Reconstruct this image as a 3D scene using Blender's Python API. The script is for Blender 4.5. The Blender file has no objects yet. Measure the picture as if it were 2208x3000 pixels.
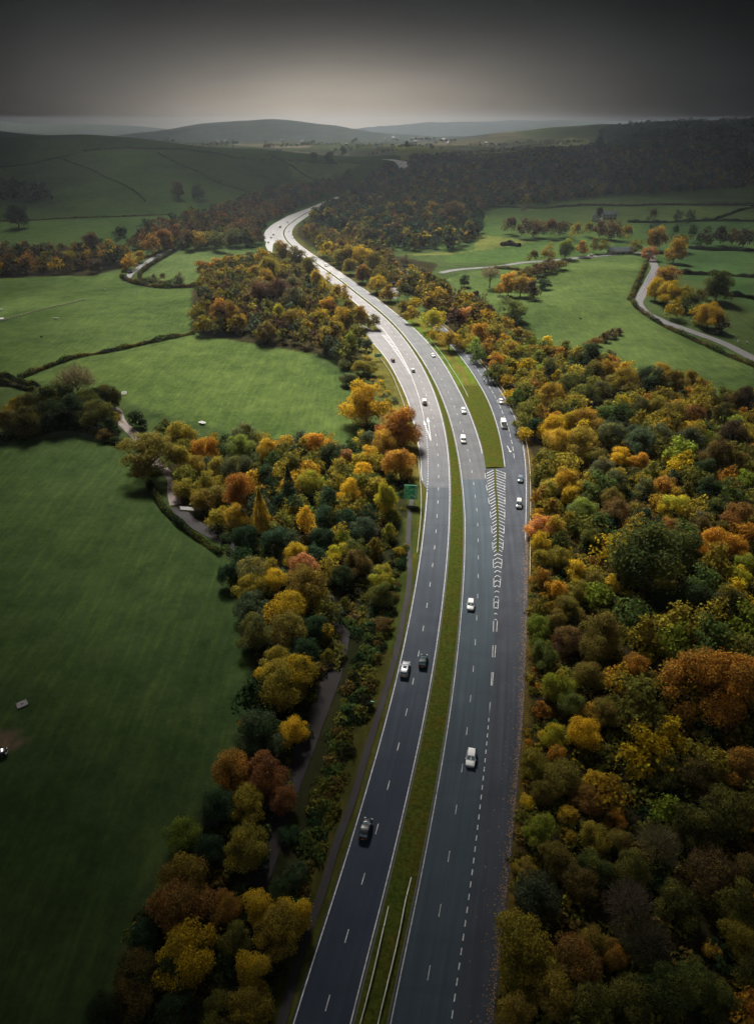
import bpy, math, random
import numpy as np

SC = bpy.context.scene
COL = SC.collection
rng = np.random.default_rng(11)
random.seed(5)
R = math.radians

# ------------------------------------------------------------------ camera model
# focal length, tilt and height were solved from the 9 m lane-dash module and the
# 7.3 m carriageway width, so pixels of the photo can be surveyed onto the ground.
FPX, TILT, CAMH = 2000.0, R(29.3), 102.5
CT, ST = math.cos(TILT), math.sin(TILT)

def ray(nx, ny):
    x = (nx-1104)/FPX; y = -(ny-1500)/FPX
    return np.array([x, CT+y*ST, -ST+y*CT])

def depth_of(p):
    return p[1]*CT + (CAMH-p[2])*ST

# ------------------------------------------------------------------ terrain
def pchip(xk, yk, x):
    xk = np.asarray(xk, float); yk = np.asarray(yk, float)
    h = np.diff(xk); d = np.diff(yk)/h
    m = np.zeros_like(yk)
    m[1:-1] = (d[:-1]*h[1:]+d[1:]*h[:-1])/(h[1:]+h[:-1])
    m[0] = d[0]; m[-1] = d[-1]
    x = np.asarray(x, float)
    i = np.clip(np.searchsorted(xk, x)-1, 0, len(h)-1)
    t = (x-xk[i])/h[i]
    tt = np.clip(t, -3, 4)
    r = ((2*t**3-3*t**2+1)*yk[i]+(t**3-2*t**2+t)*h[i]*m[i]+(-2*t**3+3*t**2)*yk[i+1]+(t**3-t**2)*h[i]*m[i+1])
    lo = yk[0]+m[0]*(x-xk[0]); hi = yk[-1]+m[-1]*(x-xk[-1])
    return np.where(t < 0, lo, np.where(t > 1, hi, r))

YK = [20, 46, 70, 100, 140, 180, 220, 250, 280, 310, 340, 380, 420, 460, 500, 560, 620, 700, 760, 820, 880, 940, 1000, 1080, 1180, 1300]
LCR_ = [-9.6, -3.3, 2.8, 9.6, 16.7, 21.9, 25.3, 26.3, 25.8, 24.0, 20.9, 15.0, 6.9, -3.6, -15.2, -33.0, -52.0, -78.0, -94.5, -105.5, -109.5, -107.5, -103, -94, -80, -60]
def lcr(Y): return pchip(YK, LCR_, Y)
def slope(Y): return (lcr(np.asarray(Y)+2.0)-lcr(np.asarray(Y)-2.0))/4.0
def sec(Y): return np.sqrt(1+slope(Y)**2)
def medw(Y): return np.interp(Y, [46, 100, 180, 220, 250, 310, 380, 450], [5.1, 4.95, 4.7, 3.8, 3.3, 2.5, 2.0, 2.4])
def rcw(Y): return np.interp(Y, [46, 200, 230, 300, 340, 380, 440], [7.7, 7.8, 8.9, 8.9, 9.6, 9.6, 7.7])
def lcl(Y): return lcr(Y)-7.25*sec(Y)
def rcl(Y): return lcr(Y)+medw(Y)*sec(Y)
def rcr(Y): return rcl(Y)+rcw(Y)*sec(Y)
def exl(Y):   # outer edge of the exit lane on the left
    return pchip([196, 203, 220, 250, 280, 310, 340, 356, 372, 394], [16.6, 15.3, 15.6, 14.9, 13.4, 10.0, 5.3, 2.0, -2.0, -6.0], Y)
def sll(Y):   # slip road, left edge
    return pchip([208, 220, 250, 280, 310, 340, 380, 420], [43.6, 45.0, 47.4, 48.0, 46.6, 43.8, 38.0, 30], Y)
def slr(Y):   # slip road / outer right edge
    return pchip([20, 46, 55, 70, 85, 100, 120, 140, 160, 180, 200, 220, 250, 280, 310, 340, 380, 420], [8.0, 14.6, 17.0, 21.1, 24.9, 28.6, 33.0, 37.1, 41.1, 45.1, 49.0, 52.4, 55.6, 55.8, 54.0, 50.9, 44.6, 37], Y)

BUMPS = [  # cx, cy, sx, sy, height
    (-520, 1560, 480, 330, 72), (-1200, 1500, 450, 350, 45),
    (720, 2100, 480, 340, 50), (1500, 2300, 500, 400, 75),
    (2050, 3550, 950, 560, 152), (-2000, 3100, 560, 500, 136),
    (-590, 4050, 330, 300, 52, 2.6), (-180, 4150, 330, 260, 24), (-1080, 4150, 330, 260, 22), (-500, 4200, 1100, 300, 46), (-2200, 6100, 420, 350, 60), (1300, 6000, 380, 350, 52), (2300, 6150, 300, 320, 40), (450, 6100, 260, 300, 34), (-3300, 6200, 380, 300, 50), (-4000, 6400, 1800, 420, 125), (2600, 6500, 1900, 420, 100), (700, 6550, 1500, 350, 72),
    (160, 2750, 190, 230, 26), (-500, 3300, 500, 260, 26), (700, 3400, 500, 300, 40), (-900, 4300, 500, 300, 30), (300, 4600, 600, 300, 26),
    (165, 565, 55, 30, 6.5), (140, 445, 80, 24, 3.5), (215, 480, 60, 40, 3), (-150, 455, 60, 26, 2.6), (-60, 590, 70, 30, 3.0), (-210, 400, 50, 30, 2.0),
    (-120, 270, 50, 25, 1.6), (600, 800, 200, 120, 8), (420, 1000, 260, 120, 9), (-420, 760, 200, 80, 9),
]
_rp = []
for _y in np.arange(0, 1300, 8.0):
    for _f in (-6.0, 6.0, 18.0): _rp.append((float(lcr(_y))+_f, _y))
for _y in np.arange(200, 420, 8.0): _rp += [(float(exl(_y)), _y), (float(slr(_y))-4, _y)]
for _y in np.arange(20, 200, 8.0): _rp.append((float(slr(_y))-4, _y))
_rp = np.array(_rp)

def raw_h(x, y):
    z = np.zeros_like(x)
    for cx, cy, sx, sy, h, *pw in BUMPS:
        z += h*np.exp(-0.5*np.abs((x-cx)/sx)**(pw[0] if pw else 2.0)-0.5*((y-cy)/sy)**2)
    a = np.clip((y-40)/300, 0, 1)
    z += a*(0.55*np.sin(x/17+1)*np.sin(y/23)+0.8*np.sin(x/41+.4)*np.sin(y/52+2))
    b = np.clip((y-600)/900, 0, 1)
    z += b*(3.2*np.sin(x/95+.5)*np.sin(y/80+1)+2.2*np.sin(x/60+y/140)+4.0*np.sin(y/150+x/330+1))
    return z

def axis(lo, hi, near_lo, near_hi, step, grow):
    mid = list(np.arange(near_lo, near_hi+1e-6, step))
    s, v = step, near_hi
    up = []
    while v < hi: s *= grow; v += s; up.append(v)
    s, v = step, near_lo
    dn = []
    while v > lo: s *= grow; v -= s; dn.append(v)
    return np.array(dn[::-1]+mid+up)

GX = axis(-6500, 6500, -150, 170, 2.2, 1.05)
GY = axis(-80, 7000, -40, 520, 2.2, 1.022)
gxx, gyy = np.meshgrid(GX, GY)
hz = raw_h(gxx, gyy)
near = (gyy < 1500) & (np.abs(gxx) < 700)
px_, py_ = gxx[near], gyy[near]
dmin = np.full(px_.shape, 1e9)
for a, b in _rp: dmin = np.minimum(dmin, (px_-a)**2+(py_-b)**2)
dmin = np.sqrt(dmin)
wide = np.interp(py_, [0, 500, 1000], [28, 45, 190])
t_ = np.clip((dmin-9)/wide, 0, 1); t_ = t_*t_*(3-2*t_)
hz[near] *= t_
GZ = hz-0.10

def H(x, y):
    i = int(np.clip(np.searchsorted(GX, x)-1, 0, len(GX)-2)); j = int(np.clip(np.searchsorted(GY, y)-1, 0, len(GY)-2))
    u = (x-GX[i])/(GX[i+1]-GX[i]); v = (y-GY[j])/(GY[j+1]-GY[j])
    return float((GZ[j, i]*(1-u)+GZ[j, i+1]*u)*(1-v)+(GZ[j+1, i]*(1-u)+GZ[j+1, i+1]*u)*v)

def at(nx, ny, dz=0.0):
    """survey: the ground point (lifted dz) seen at a pixel of the 2208x3000 photo"""
    d = ray(nx, ny)
    prev = 0.0; t = 20.0
    while t < 12000:
        p = np.array([0, 0, CAMH])+d*t
        if p[2] < H(p[0], p[1])+dz:
            lo, hi = prev, t
            for _ in range(30):
                m = (lo+hi)/2; q = np.array([0, 0, CAMH])+d*m
                if q[2] < H(q[0], q[1])+dz: hi = m
                else: lo = m
            return np.array([0, 0, CAMH])+d*hi
        prev = t; t *= 1.02
    return np.array([0, 0, CAMH])+d*9000

def disp(pts): return [(a*1.33656, b*1.33656) for a, b in pts]
def ground_poly(pts): return np.array([at(a, b)[:2] for a, b in pts])
def to_px(p):
    d = depth_of(p)
    u = -(p[1]*ST*-1 - 0)  # unused
    right = p[0]; up = p[1]*ST+(p[2]-CAMH)*CT
    return 1104+FPX*right/d, 1500-FPX*up/d

def inside(poly, x, y):
    c = np.zeros(x.shape, bool)
    n = len(poly)
    for i in range(n):
        x0, y0 = poly[i]; x1, y1 = poly[(i+1) % n]
        if y0 == y1: continue
        m = ((y0 > y) != (y1 > y)) & (x < (x1-x0)*(y-y0)/(y1-y0)+x0)
        c ^= m
    return c

# ------------------------------------------------------------------ mesh helpers
def link(o, parent=None):
    COL.objects.link(o)
    if parent: o.parent = parent
    return o

def mesh_np(name, verts, faces, mat=None, smooth=False):
    """verts (n,3), faces (m,k) arrays -> mesh"""
    me = bpy.data.meshes.new(name)
    verts = np.asarray(verts, np.float32); faces = np.asarray(faces, np.int32)
    m, k = faces.shape
    me.vertices.add(len(verts)); me.vertices.foreach_set('co', verts.ravel())
    me.loops.add(m*k); me.loops.foreach_set('vertex_index', faces.ravel())
    me.polygons.add(m)
    me.polygons.foreach_set('loop_start', np.arange(0, m*k, k, dtype=np.int32))
    me.polygons.foreach_set('loop_total', np.full(m, k, np.int32))
    if smooth: me.polygons.foreach_set('use_smooth', np.ones(m, bool))
    me.update(calc_edges=True)
    if mat: me.materials.append(mat)
    return me

def mesh_py(name, verts, faces, mat=None, smooth=False):
    me = bpy.data.meshes.new(name)
    me.from_pydata([tuple(v) for v in verts], [], faces); me.update()
    if smooth:
        for p in me.polygons: p.use_smooth = True
    if mat: me.materials.append(mat)
    return me

class MB:
    """collects simple solids and links them as one mesh object"""
    def __init__(s): s.v = []; s.f = []
    def add(s, v, f):
        o = len(s.v); s.v += [tuple(map(float, a)) for a in v]; s.f += [tuple(i+o for i in a) for a in f]
    def box(s, c, h, rot=0.0, taper=1.0):
        ca, sa = math.cos(rot), math.sin(rot)
        pts = []
        for z, k in ((-h[2], 1.0), (h[2], taper)):
            for x, y in ((-1, -1), (1, -1), (1, 1), (-1, 1)):
                a, b = x*h[0]*k, y*h[1]*k
                pts.append((c[0]+a*ca-b*sa, c[1]+a*sa+b*ca, c[2]+z))
        s.add(pts, [(3, 2, 1, 0), (4, 5, 6, 7), (0, 1, 5, 4), (1, 2, 6, 5), (2, 3, 7, 6), (3, 0, 4, 7)])
    def tube(s, pts, rad, n=7):
        pts = [np.array(p, float) for p in pts]
        if not hasattr(rad, '__len__'): rad = [rad]*len(pts)
        rings = []
        for i, p in enumerate(pts):
            d = pts[min(i+1, len(pts)-1)]-pts[max(i-1, 0)]; d /= np.linalg.norm(d)+1e-9
            a = np.cross(d, (0, 0, 1) if abs(d[2]) < .9 else (1, 0, 0)); a /= np.linalg.norm(a); b = np.cross(d, a)
            rings.append([p+rad[i]*(math.cos(2*math.pi*k/n)*a+math.sin(2*math.pi*k/n)*b) for k in range(n)])
        v = [q for r_ in rings for q in r_]; f = []
        for i in range(len(rings)-1):
            for k in range(n):
                f.append((i*n+k, i*n+(k+1) % n, (i+1)*n+(k+1) % n, (i+1)*n+k))
        f.append(tuple(range(n))[::-1]); f.append(tuple((len(rings)-1)*n+k for k in range(n)))
        s.add(v, f)
    def build(s, name, mat, parent=None, smooth=False):
        return link(bpy.data.objects.new(name, mesh_py(name, s.v, s.f, mat, smooth)), parent)

def tag(o, label=None, cat=None, group=None, kind=None):
    if label: o['label'] = label
    if cat: o['category'] = cat
    if group: o['group'] = group
    if kind: o['kind'] = kind
    return o
def empty(name, loc, rz=0.0):
    o = bpy.data.objects.new(name, None); o.empty_display_size = 0.5
    COL.objects.link(o); o.location = loc; o.rotation_euler = (0, 0, rz)
    return o

# ------------------------------------------------------------------ materials
class NT:
    def __init__(s, mat):
        mat.use_nodes = True; s.t = mat.node_tree; s.t.nodes.clear()
    def n(s, typ, **kw):
        nd = s.t.nodes.new(typ)
        for k, v in kw.items():
            if k.startswith('i_'):
                key = k[2:]; key = int(key) if key.isdigit() else key.replace('_', ' ')
                if hasattr(v, 'outputs'): s.t.links.new(v.outputs[0], nd.inputs[key])
                elif isinstance(v, bpy.types.NodeSocket): s.t.links.new(v, nd.inputs[key])
                else: nd.inputs[key].default_value = v
            else: setattr(nd, k, v)
        return nd
    def math(s, op, a, b=None, c=None):
        nd = s.t.nodes.new('ShaderNodeMath'); nd.operation = op
        for i, v in enumerate((a, b, c)):
            if v is None: continue
            if hasattr(v, 'outputs'): s.t.links.new(v.outputs[0], nd.inputs[i])
            elif isinstance(v, bpy.types.NodeSocket): s.t.links.new(v, nd.inputs[i])
            else: nd.inputs[i].default_value = v
        return nd
    def mix(s, fac, a, b, blend='MIX'):
        nd = s.t.nodes.new('ShaderNodeMix'); nd.data_type = 'RGBA'; nd.blend_type = blend
        for i, v in ((0, fac), (6, a), (7, b)):
            if hasattr(v, 'outputs'):
                so = v.outputs[2] if v.bl_idname == 'ShaderNodeMix' else v.outputs[0]
                s.t.links.new(so, nd.inputs[i])
            elif isinstance(v, bpy.types.NodeSocket): s.t.links.new(v, nd.inputs[i])
            elif isinstance(v, tuple): nd.inputs[i].default_value = v if len(v) == 4 else v+(1,)
            else: nd.inputs[i].default_value = v
        return nd
    def ramp(s, fac, a, b):
        nd = s.t.nodes.new('ShaderNodeMapRange'); nd.inputs[1].default_value = a; nd.inputs[2].default_value = b
        so = fac if isinstance(fac, bpy.types.NodeSocket) else fac.outputs[0]
        s.t.links.new(so, nd.inputs[0]); return nd
    def noise(s, vec, scale, detail=3.0, rough=0.55):
        nd = s.t.nodes.new('ShaderNodeTexNoise'); nd.inputs['Scale'].default_value = scale; nd.inputs['Detail'].default_value = detail
        nd.inputs['Roughness'].default_value = rough
        so = vec if isinstance(vec, bpy.types.NodeSocket) else vec.outputs[0]
        s.t.links.new(so, nd.inputs['Vector']); return nd
    def out(s, sh):
        o = s.t.nodes.new('ShaderNodeOutputMaterial')
        s.t.links.new(sh.outputs[0], o.inputs['Surface'])

def M_(name): return bpy.data.materials.new(name)
def c2(n): return n.outputs[2]

def plain(name, col, rough=0.5, metal=0.0, coat=0.0, var=0.12, scale=3.0):
    m = M_(name); t = NT(m)
    co = t.n('ShaderNodeTexCoord')
    nz = t.noise(co.outputs['Object'], scale, 4)
    k = t.ramp(nz, .3, .7)
    mx = t.mix(k, tuple(c*(1-var) for c in col), tuple(min(1, c*(1+var)) for c in col))
    b = t.n('ShaderNodeBsdfPrincipled'); t.t.links.new(c2(mx), b.inputs['Base Color'])
    b.inputs['Roughness'].default_value = rough; b.inputs['Metallic'].default_value = metal
    b.inputs['Coat Weight'].default_value = coat
    t.out(b); return m

def mk_ground():
    m = M_('pasture_and_soil'); t = NT(m)
    co = t.n('ShaderNodeTexCoord').outputs['Object']
    tint = t.n('ShaderNodeAttribute', attribute_name='tint').outputs['Color']
    n1 = t.noise(co, 0.55, 6, .78); n2 = t.noise(co, 0.12, 4, .6); n3 = t.noise(co, 0.018, 4, .55)
    a = t.mix(t.ramp(n2, .3, .7), tint, tint)
    lo = t.mix(1.0, tint, (0.62, 0.68, 0.6), 'MULTIPLY'); hi = t.mix(1.0, tint, (1.45, 1.32, 1.15), 'MULTIPLY')
    v = t.math('ADD', t.math('MULTIPLY', n1.outputs[0], .55), t.math('ADD', t.math('MULTIPLY', n2.outputs[0], .55), t.math('MULTIPLY', n3.outputs[0], .65)))
    k = t.ramp(v, .70, 1.04)
    mx = t.mix(k, c2(lo), c2(hi))
    # old wheel ruts and grazing lines, stretched
    mp = t.n('ShaderNodeMapping'); t.t.links.new(co, mp.inputs['Vector']); mp.inputs['Rotation'].default_value = (0, 0, R(28)); mp.inputs['Scale'].default_value = (1.0, .09, 1)
    n4 = t.noise(mp.outputs[0], .7, 4, .65)
    mx2 = t.mix(t.ramp(n4, .46, .70), c2(mx), c2(t.mix(1.0, c2(mx), (1.38, 1.33, 1.10), 'MULTIPLY')))
    bp = t.n('ShaderNodeBump'); bp.inputs['Strength'].default_value = .8; bp.inputs['Distance'].default_value = .35
    t.t.links.new(t.math('ADD', n1.outputs[0], n2.outputs[0]).outputs[0], bp.inputs['Height'])
    b = t.n('ShaderNodeBsdfDiffuse'); t.t.links.new(c2(mx2), b.inputs['Color']); t.t.links.new(bp.outputs[0], b.inputs['Normal'])
    t.out(b); return m

def mk_asphalt(name, base, warm, rough, streak=.35, patch=.35, spec=.5, fade=None):
    m = M_(name); t = NT(m)
    uv = t.n('ShaderNodeUVMap').outputs[0]
    co = t.n('ShaderNodeTexCoord').outputs['Object']
    mp = t.n('ShaderNodeMapping'); t.t.links.new(uv, mp.inputs['Vector']); mp.inputs['Scale'].default_value = (1.0, .02, 1)
    n1 = t.noise(mp.outputs[0], .9, 4, .6); n2 = t.noise(co, .16, 5, .65); n3 = t.noise(co, 6.0, 3, .6)
    mpb = t.n('ShaderNodeMapping'); t.t.links.new(uv, mpb.inputs['Vector']); mpb.inputs['Scale'].default_value = (.05, .3, 1)
    n4 = t.noise(mpb.outputs[0], .8, 2, .5)
    a = t.mix(t.ramp(n1, .35, .68), tuple(c*(1-streak) for c in base), tuple(c*(1+streak) for c in base))
    b_ = t.mix(t.math('MULTIPLY', t.ramp(n2, .42, .72), patch), c2(a), warm)
    b2 = t.mix(t.math('MULTIPLY', t.ramp(n4, .6, .66), .25), c2(b_), tuple(c*.6 for c in base))
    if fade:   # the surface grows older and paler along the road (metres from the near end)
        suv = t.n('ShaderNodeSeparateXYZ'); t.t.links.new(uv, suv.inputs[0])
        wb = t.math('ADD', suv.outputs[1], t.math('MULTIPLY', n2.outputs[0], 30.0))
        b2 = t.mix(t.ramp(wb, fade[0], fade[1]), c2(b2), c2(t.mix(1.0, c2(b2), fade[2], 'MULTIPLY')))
    c_ = t.mix(t.math('MULTIPLY', t.ramp(n3, .3, .7), .3), c2(b2), c2(t.mix(1.0, c2(b2), (.6, .6, .62), 'MULTIPLY')))
    rr = t.n('ShaderNodeMapRange'); t.t.links.new(n2.outputs[0], rr.inputs[0]); rr.inputs[1].default_value = .3; rr.inputs[2].default_value = .75; rr.inputs[3].default_value = rough-.09; rr.inputs[4].default_value = rough+.1
    bp = t.n('ShaderNodeBump'); bp.inputs['Strength'].default_value = .15; bp.inputs['Distance'].default_value = .02; t.t.links.new(n3.outputs[0], bp.inputs['Height'])
    b = t.n('ShaderNodeBsdfPrincipled'); t.t.links.new(c2(c_), b.inputs['Base Color']); t.t.links.new(rr.outputs[0], b.inputs['Roughness']); t.t.links.new(bp.outputs[0], b.inputs['Normal'])
    b.inputs['Specular IOR Level'].default_value = spec
    t.out(b); return m

def mk_paint():
    m = M_('worn_road_paint'); t = NT(m)
    co = t.n('ShaderNodeTexCoord').outputs['Object']
    n1 = t.noise(co, 1.3, 4, .7); n2 = t.noise(co, 14, 3, .6)
    v = t.math('ADD', t.math('MULTIPLY', n1.outputs[0], .6), t.math('MULTIPLY', n2.outputs[0], .4))
    mx = t.mix(t.ramp(v, .38, .58), (.20, .20, .20), (.60, .60, .60))
    b = t.n('ShaderNodeBsdfPrincipled'); t.t.links.new(c2(mx), b.inputs['Base Color']); b.inputs['Roughness'].default_value = .6
    t.out(b); return m

def mk_leaf(attr_color):
    """foliage: two leaf colours mixed clump by clump, each leaf a little different"""
    m = M_('autumn_foliage' if not attr_color else 'woodland_foliage'); t = NT(m)
    mv = t.n('ShaderNodeAttribute', attribute_name='mixv').outputs['Fac']
    if attr_color:
        ca = t.n('ShaderNodeAttribute', attribute_name='tint').outputs['Color']
        base = t.mix(t.math('MULTIPLY', mv, .5), ca, c2(t.mix(1.0, ca, (.65, .85, .8), 'MULTIPLY')))
    else:
        ca = t.n('ShaderNodeObjectInfo').outputs['Color']
        cb = t.n('ShaderNodeAttribute', attribute_type='OBJECT', attribute_name='leaf_b').outputs['Color']
        base = t.mix(mv, ca, cb)
    vr = t.n('ShaderNodeAttribute', attribute_name='vary').outputs['Fac']
    hs = t.n('ShaderNodeHueSaturation'); t.t.links.new(c2(base), hs.inputs['Color'])
    t.t.links.new(t.math('ADD', t.math('MULTIPLY', vr, .045), .482).outputs[0], hs.inputs['Hue'])
    t.t.links.new(t.math('ADD', t.math('MULTIPLY', vr, .95), .5).outputs[0], hs.inputs['Value'])
    d = t.n('ShaderNodeBsdfDiffuse'); t.t.links.new(hs.outputs[0], d.inputs['Color'])
    tr = t.n('ShaderNodeBsdfTranslucent'); t.t.links.new(hs.outputs[0], tr.inputs['Color'])
    ms = t.n('ShaderNodeMixShader'); ms.inputs[0].default_value = .5
    t.t.links.new(d.outputs[0], ms.inputs[1]); t.t.links.new(tr.outputs[0], ms.inputs[2])
    t.out(ms); return m

MAT = dict(
    ground=mk_ground(),
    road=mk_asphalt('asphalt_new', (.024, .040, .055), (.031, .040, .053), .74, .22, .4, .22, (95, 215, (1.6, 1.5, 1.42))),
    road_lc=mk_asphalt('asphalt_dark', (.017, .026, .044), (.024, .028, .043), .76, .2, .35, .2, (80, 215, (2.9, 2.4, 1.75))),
    road_slip=mk_asphalt('asphalt_purple', (.031, .038, .052), (.027, .031, .042), .74, .28, .45, .2),
    road_old=mk_asphalt('asphalt_old_pale', (.108, .097, .101), (.078, .077, .081), .64, .2, .5, .22),
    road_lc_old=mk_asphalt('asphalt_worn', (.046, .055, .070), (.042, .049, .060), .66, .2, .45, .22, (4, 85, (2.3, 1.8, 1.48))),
    road_wet=mk_asphalt('asphalt_wet', (.095, .088, .092), (.07, .07, .073), .40, .2, .5, .5),
    road_glint=mk_asphalt('far_road_painted_glint', (.42, .41, .40), (.34, .33, .33), .30, .1, .4, .6),  # bright glint on the far road painted in as a pale base colour
    road_mid=mk_asphalt('asphalt_old_grey', (.062, .064, .071), (.048, .052, .058), .66, .22, .5, .2),
    lane=mk_asphalt('lane_asphalt', (.11, .105, .11), (.08, .078, .075), .85, .2, .5, .2),
    track=mk_asphalt('gravel_track', (.17, .135, .125), (.11, .09, .08), .85, .2, .6, .2),
    lane_dark=mk_asphalt('dark_lane_tarmac', (.017, .015, .017), (.03, .02, .014), .85, .25, .6, .2),  # near-black tarmac colour for the lane through the copse
    path=mk_asphalt('path_tarmac', (.024, .021, .024), (.04, .03, .02), .85, .25, .5, .3),
    paint=mk_paint(),
    kerb=plain('kerb_concrete', (.075, .072, .062), .9),
    leaf=mk_leaf(False), wood=mk_leaf(True),
    bark=plain('bark', (.055, .042, .032), .9, var=.4, scale=4),
    steel=plain('galvanised_steel', (.42, .43, .42), .4, .6, var=.2),
    barrier=plain('weathered_barrier_rail', (.50, .49, .42), .5, .2, var=.15),
    post=plain('steel_post', (.22, .22, .21), .5, .5),
)
HAZE = 1.05e-4
# ------------------------------------------------------------------ ground sheet
X_, Y_ = gxx.ravel(), gyy.ravel()
tint = np.tile(np.array([.033, .051, .020]), (len(X_), 1))
def paint(pts, col, native=False):
    poly = ground_poly(pts if native else disp(pts))
    m = inside(poly, X_, Y_); tint[m] = col
    return poly
# broad land: dark hill pasture, pale patchwork valley far away
hillm = (Y_ > 700) & (X_ < 60); tint[hillm] = (.026, .046, .015)
rm = (Y_ > 620) & (X_ > 60); tint[rm] = (.036, .064, .021)
seeds = np.stack([rng.uniform(-5000, 5000, 900), rng.uniform(2300, 7000, 900)], 1)
pal = np.array([(.052, .060, .040), (.042, .055, .030), (.075, .074, .056), (.032, .045, .024), (.035, .045, .026), (.10, .095, .075), (.03, .038, .025)])
sc = pal[rng.integers(0, 7, 900)]
fm = np.where((Y_ > 2300))[0]
for k in range(0, len(fm), 4000):
    ii = fm[k:k+4000]
    dd = (X_[ii, None]-seeds[None, :, 0])**2+((Y_[ii, None]-seeds[None, :, 1])*1.0)**2
    tint[ii] = sc[dd.argmin(1)]
hr = (X_ > 900) & (Y_ > 2300) & (GZ.ravel() > 45); tint[hr] = (.022, .034, .020)
hl = (X_ < -1300) & (Y_ > 2300) & (GZ.ravel() > 45) & (Y_ < 6000); tint[hl] = (.022, .03, .02)
hc = ((Y_ > 3300) & (np.abs(X_+530) < 1000) & (GZ.ravel() > 46)) | ((Y_ > 5000) & (GZ.ravel() > 30)); tint[hc] = (.040, .050, .055)  # far hills tinted toward haze: distance fade painted into the ground colour
FIELD_A = paint([(-700, 1000), (0, 965), (90, 948), (250, 960), (330, 1040), (370, 1110), (500, 1190), (540, 1300), (560, 1500), (480, 1700), (350, 1850), (250, 2100), (180, 2400), (-700, 2400)], (.026, .044, .017))
paint([(40, 830), (420, 738), (640, 750), (770, 850), (800, 930), (770, 990), (560, 960), (330, 900), (250, 870), (150, 840)], (.047, .073, .024))
paint([(-200, 600), (270, 595), (300, 622), (470, 628), (430, 735), (40, 828), (-200, 860)], (.041, .065, .023))
paint([(300, 618), (385, 552), (560, 548), (560, 590), (450, 625), (340, 625)], (.048, .073, .029))
paint([(920, 625), (1240, 566), (1405, 558), (1385, 670), (1652, 800), (1652, 880), (1450, 850), (1300, 785), (1130, 735), (1090, 680)], (.046, .071, .025))
paint([(850, 560), (1010, 552), (1180, 530), (1040, 515), (1040, 550), (980, 560)], (.075, .09, .028))
paint([(1040, 468), (1652, 420), (1652, 480), (1390, 490), (1060, 480)], (.038, .060, .023))
paint([(1400, 490), (1652, 480), (1652, 690), (1600, 640), (1480, 600)], (.028, .055, .022))
paint([(620, 352), (800, 360), (760, 385), (650, 392)], (.06, .085, .028))
paint([(860, 320), (990, 330), (950, 352), (880, 350)], (.085, .11, .04))
paint([(1030, 335), (1250, 300), (1290, 310), (1130, 345)], (.11, .13, .065))
CLEAR = [[(1518, 537), (1620, 530), (1612, 556), (1520, 560)], [(1257, 484), (1365, 480), (1360, 502), (1262, 505)], [(1400, 505), (1480, 498), (1475, 518), (1402, 522)], [(1000, 585), (1085, 572), (1095, 590), (1010, 602)], [(1640, 500), (1760, 492), (1755, 510), (1645, 518)]]
for c_ in CLEAR: paint(c_, (.045, .062, .025), True)
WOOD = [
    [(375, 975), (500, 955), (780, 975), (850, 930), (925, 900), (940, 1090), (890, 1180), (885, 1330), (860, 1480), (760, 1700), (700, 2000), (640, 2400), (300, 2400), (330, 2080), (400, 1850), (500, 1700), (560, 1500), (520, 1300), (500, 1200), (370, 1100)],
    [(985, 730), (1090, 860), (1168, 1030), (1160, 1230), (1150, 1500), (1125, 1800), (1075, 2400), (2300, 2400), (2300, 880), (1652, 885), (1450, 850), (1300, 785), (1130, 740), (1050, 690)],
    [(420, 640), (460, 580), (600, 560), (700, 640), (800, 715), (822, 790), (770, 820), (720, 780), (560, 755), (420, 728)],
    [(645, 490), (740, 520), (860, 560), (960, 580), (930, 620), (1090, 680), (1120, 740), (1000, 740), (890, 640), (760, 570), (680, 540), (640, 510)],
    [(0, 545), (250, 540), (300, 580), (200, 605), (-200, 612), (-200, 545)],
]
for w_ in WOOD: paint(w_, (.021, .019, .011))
# verges beside the carriageways
def side(xf, y0, y1, d0, d1, col):
    m = (Y_ > y0) & (Y_ < y1); e = xf(Y_)
    m &= (X_ > e+d0) & (X_ < e+d1); tint[m] = col
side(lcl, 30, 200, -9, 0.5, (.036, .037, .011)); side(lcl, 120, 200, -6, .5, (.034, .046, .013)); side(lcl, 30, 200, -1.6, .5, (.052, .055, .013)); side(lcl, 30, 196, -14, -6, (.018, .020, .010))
side(exl, 200, 390, -11, 2, (.075, .07, .02)); side(lcl, 380, 900, -7, 1, (.06, .06, .02))
side(slr, 20, 420, -1, 2.6, (.075, .055, .016)); side(rcr, 425, 900, -1, 6, (.055, .052, .02))
m_ = (Y_ > 214) & (Y_ < 430) & (X_ > rcr(Y_)) & (X_ < sll(Y_)+.6); tint[m_] = (.052, .082, .014)
m_ &= np.abs(X_-(.45*rcr(Y_)+.55*sll(Y_))) < 1.6; m_ &= (Y_ > 268); tint[m_] = (.075, .066, .02)
# bare earth patch in the near field
ep = paint([(-60, 1605), (-10, 1600), (30, 1605), (52, 1628), (30, 1650), (-60, 1660)], (.085, .062, .048))

nx_, ny_ = len(GX), len(GY)
idx = np.arange(nx_*ny_).reshape(ny_, nx_)
F_ = np.stack([idx[:-1, :-1].ravel(), idx[:-1, 1:].ravel(), idx[1:, 1:].ravel(), idx[1:, :-1].ravel()], 1)
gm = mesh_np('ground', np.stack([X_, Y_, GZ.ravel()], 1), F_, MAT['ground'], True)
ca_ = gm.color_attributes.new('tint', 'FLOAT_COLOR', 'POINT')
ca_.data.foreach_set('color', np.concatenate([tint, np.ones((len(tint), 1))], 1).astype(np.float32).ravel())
tag(link(bpy.data.objects.new('ground', gm)), kind='structure')

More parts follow.
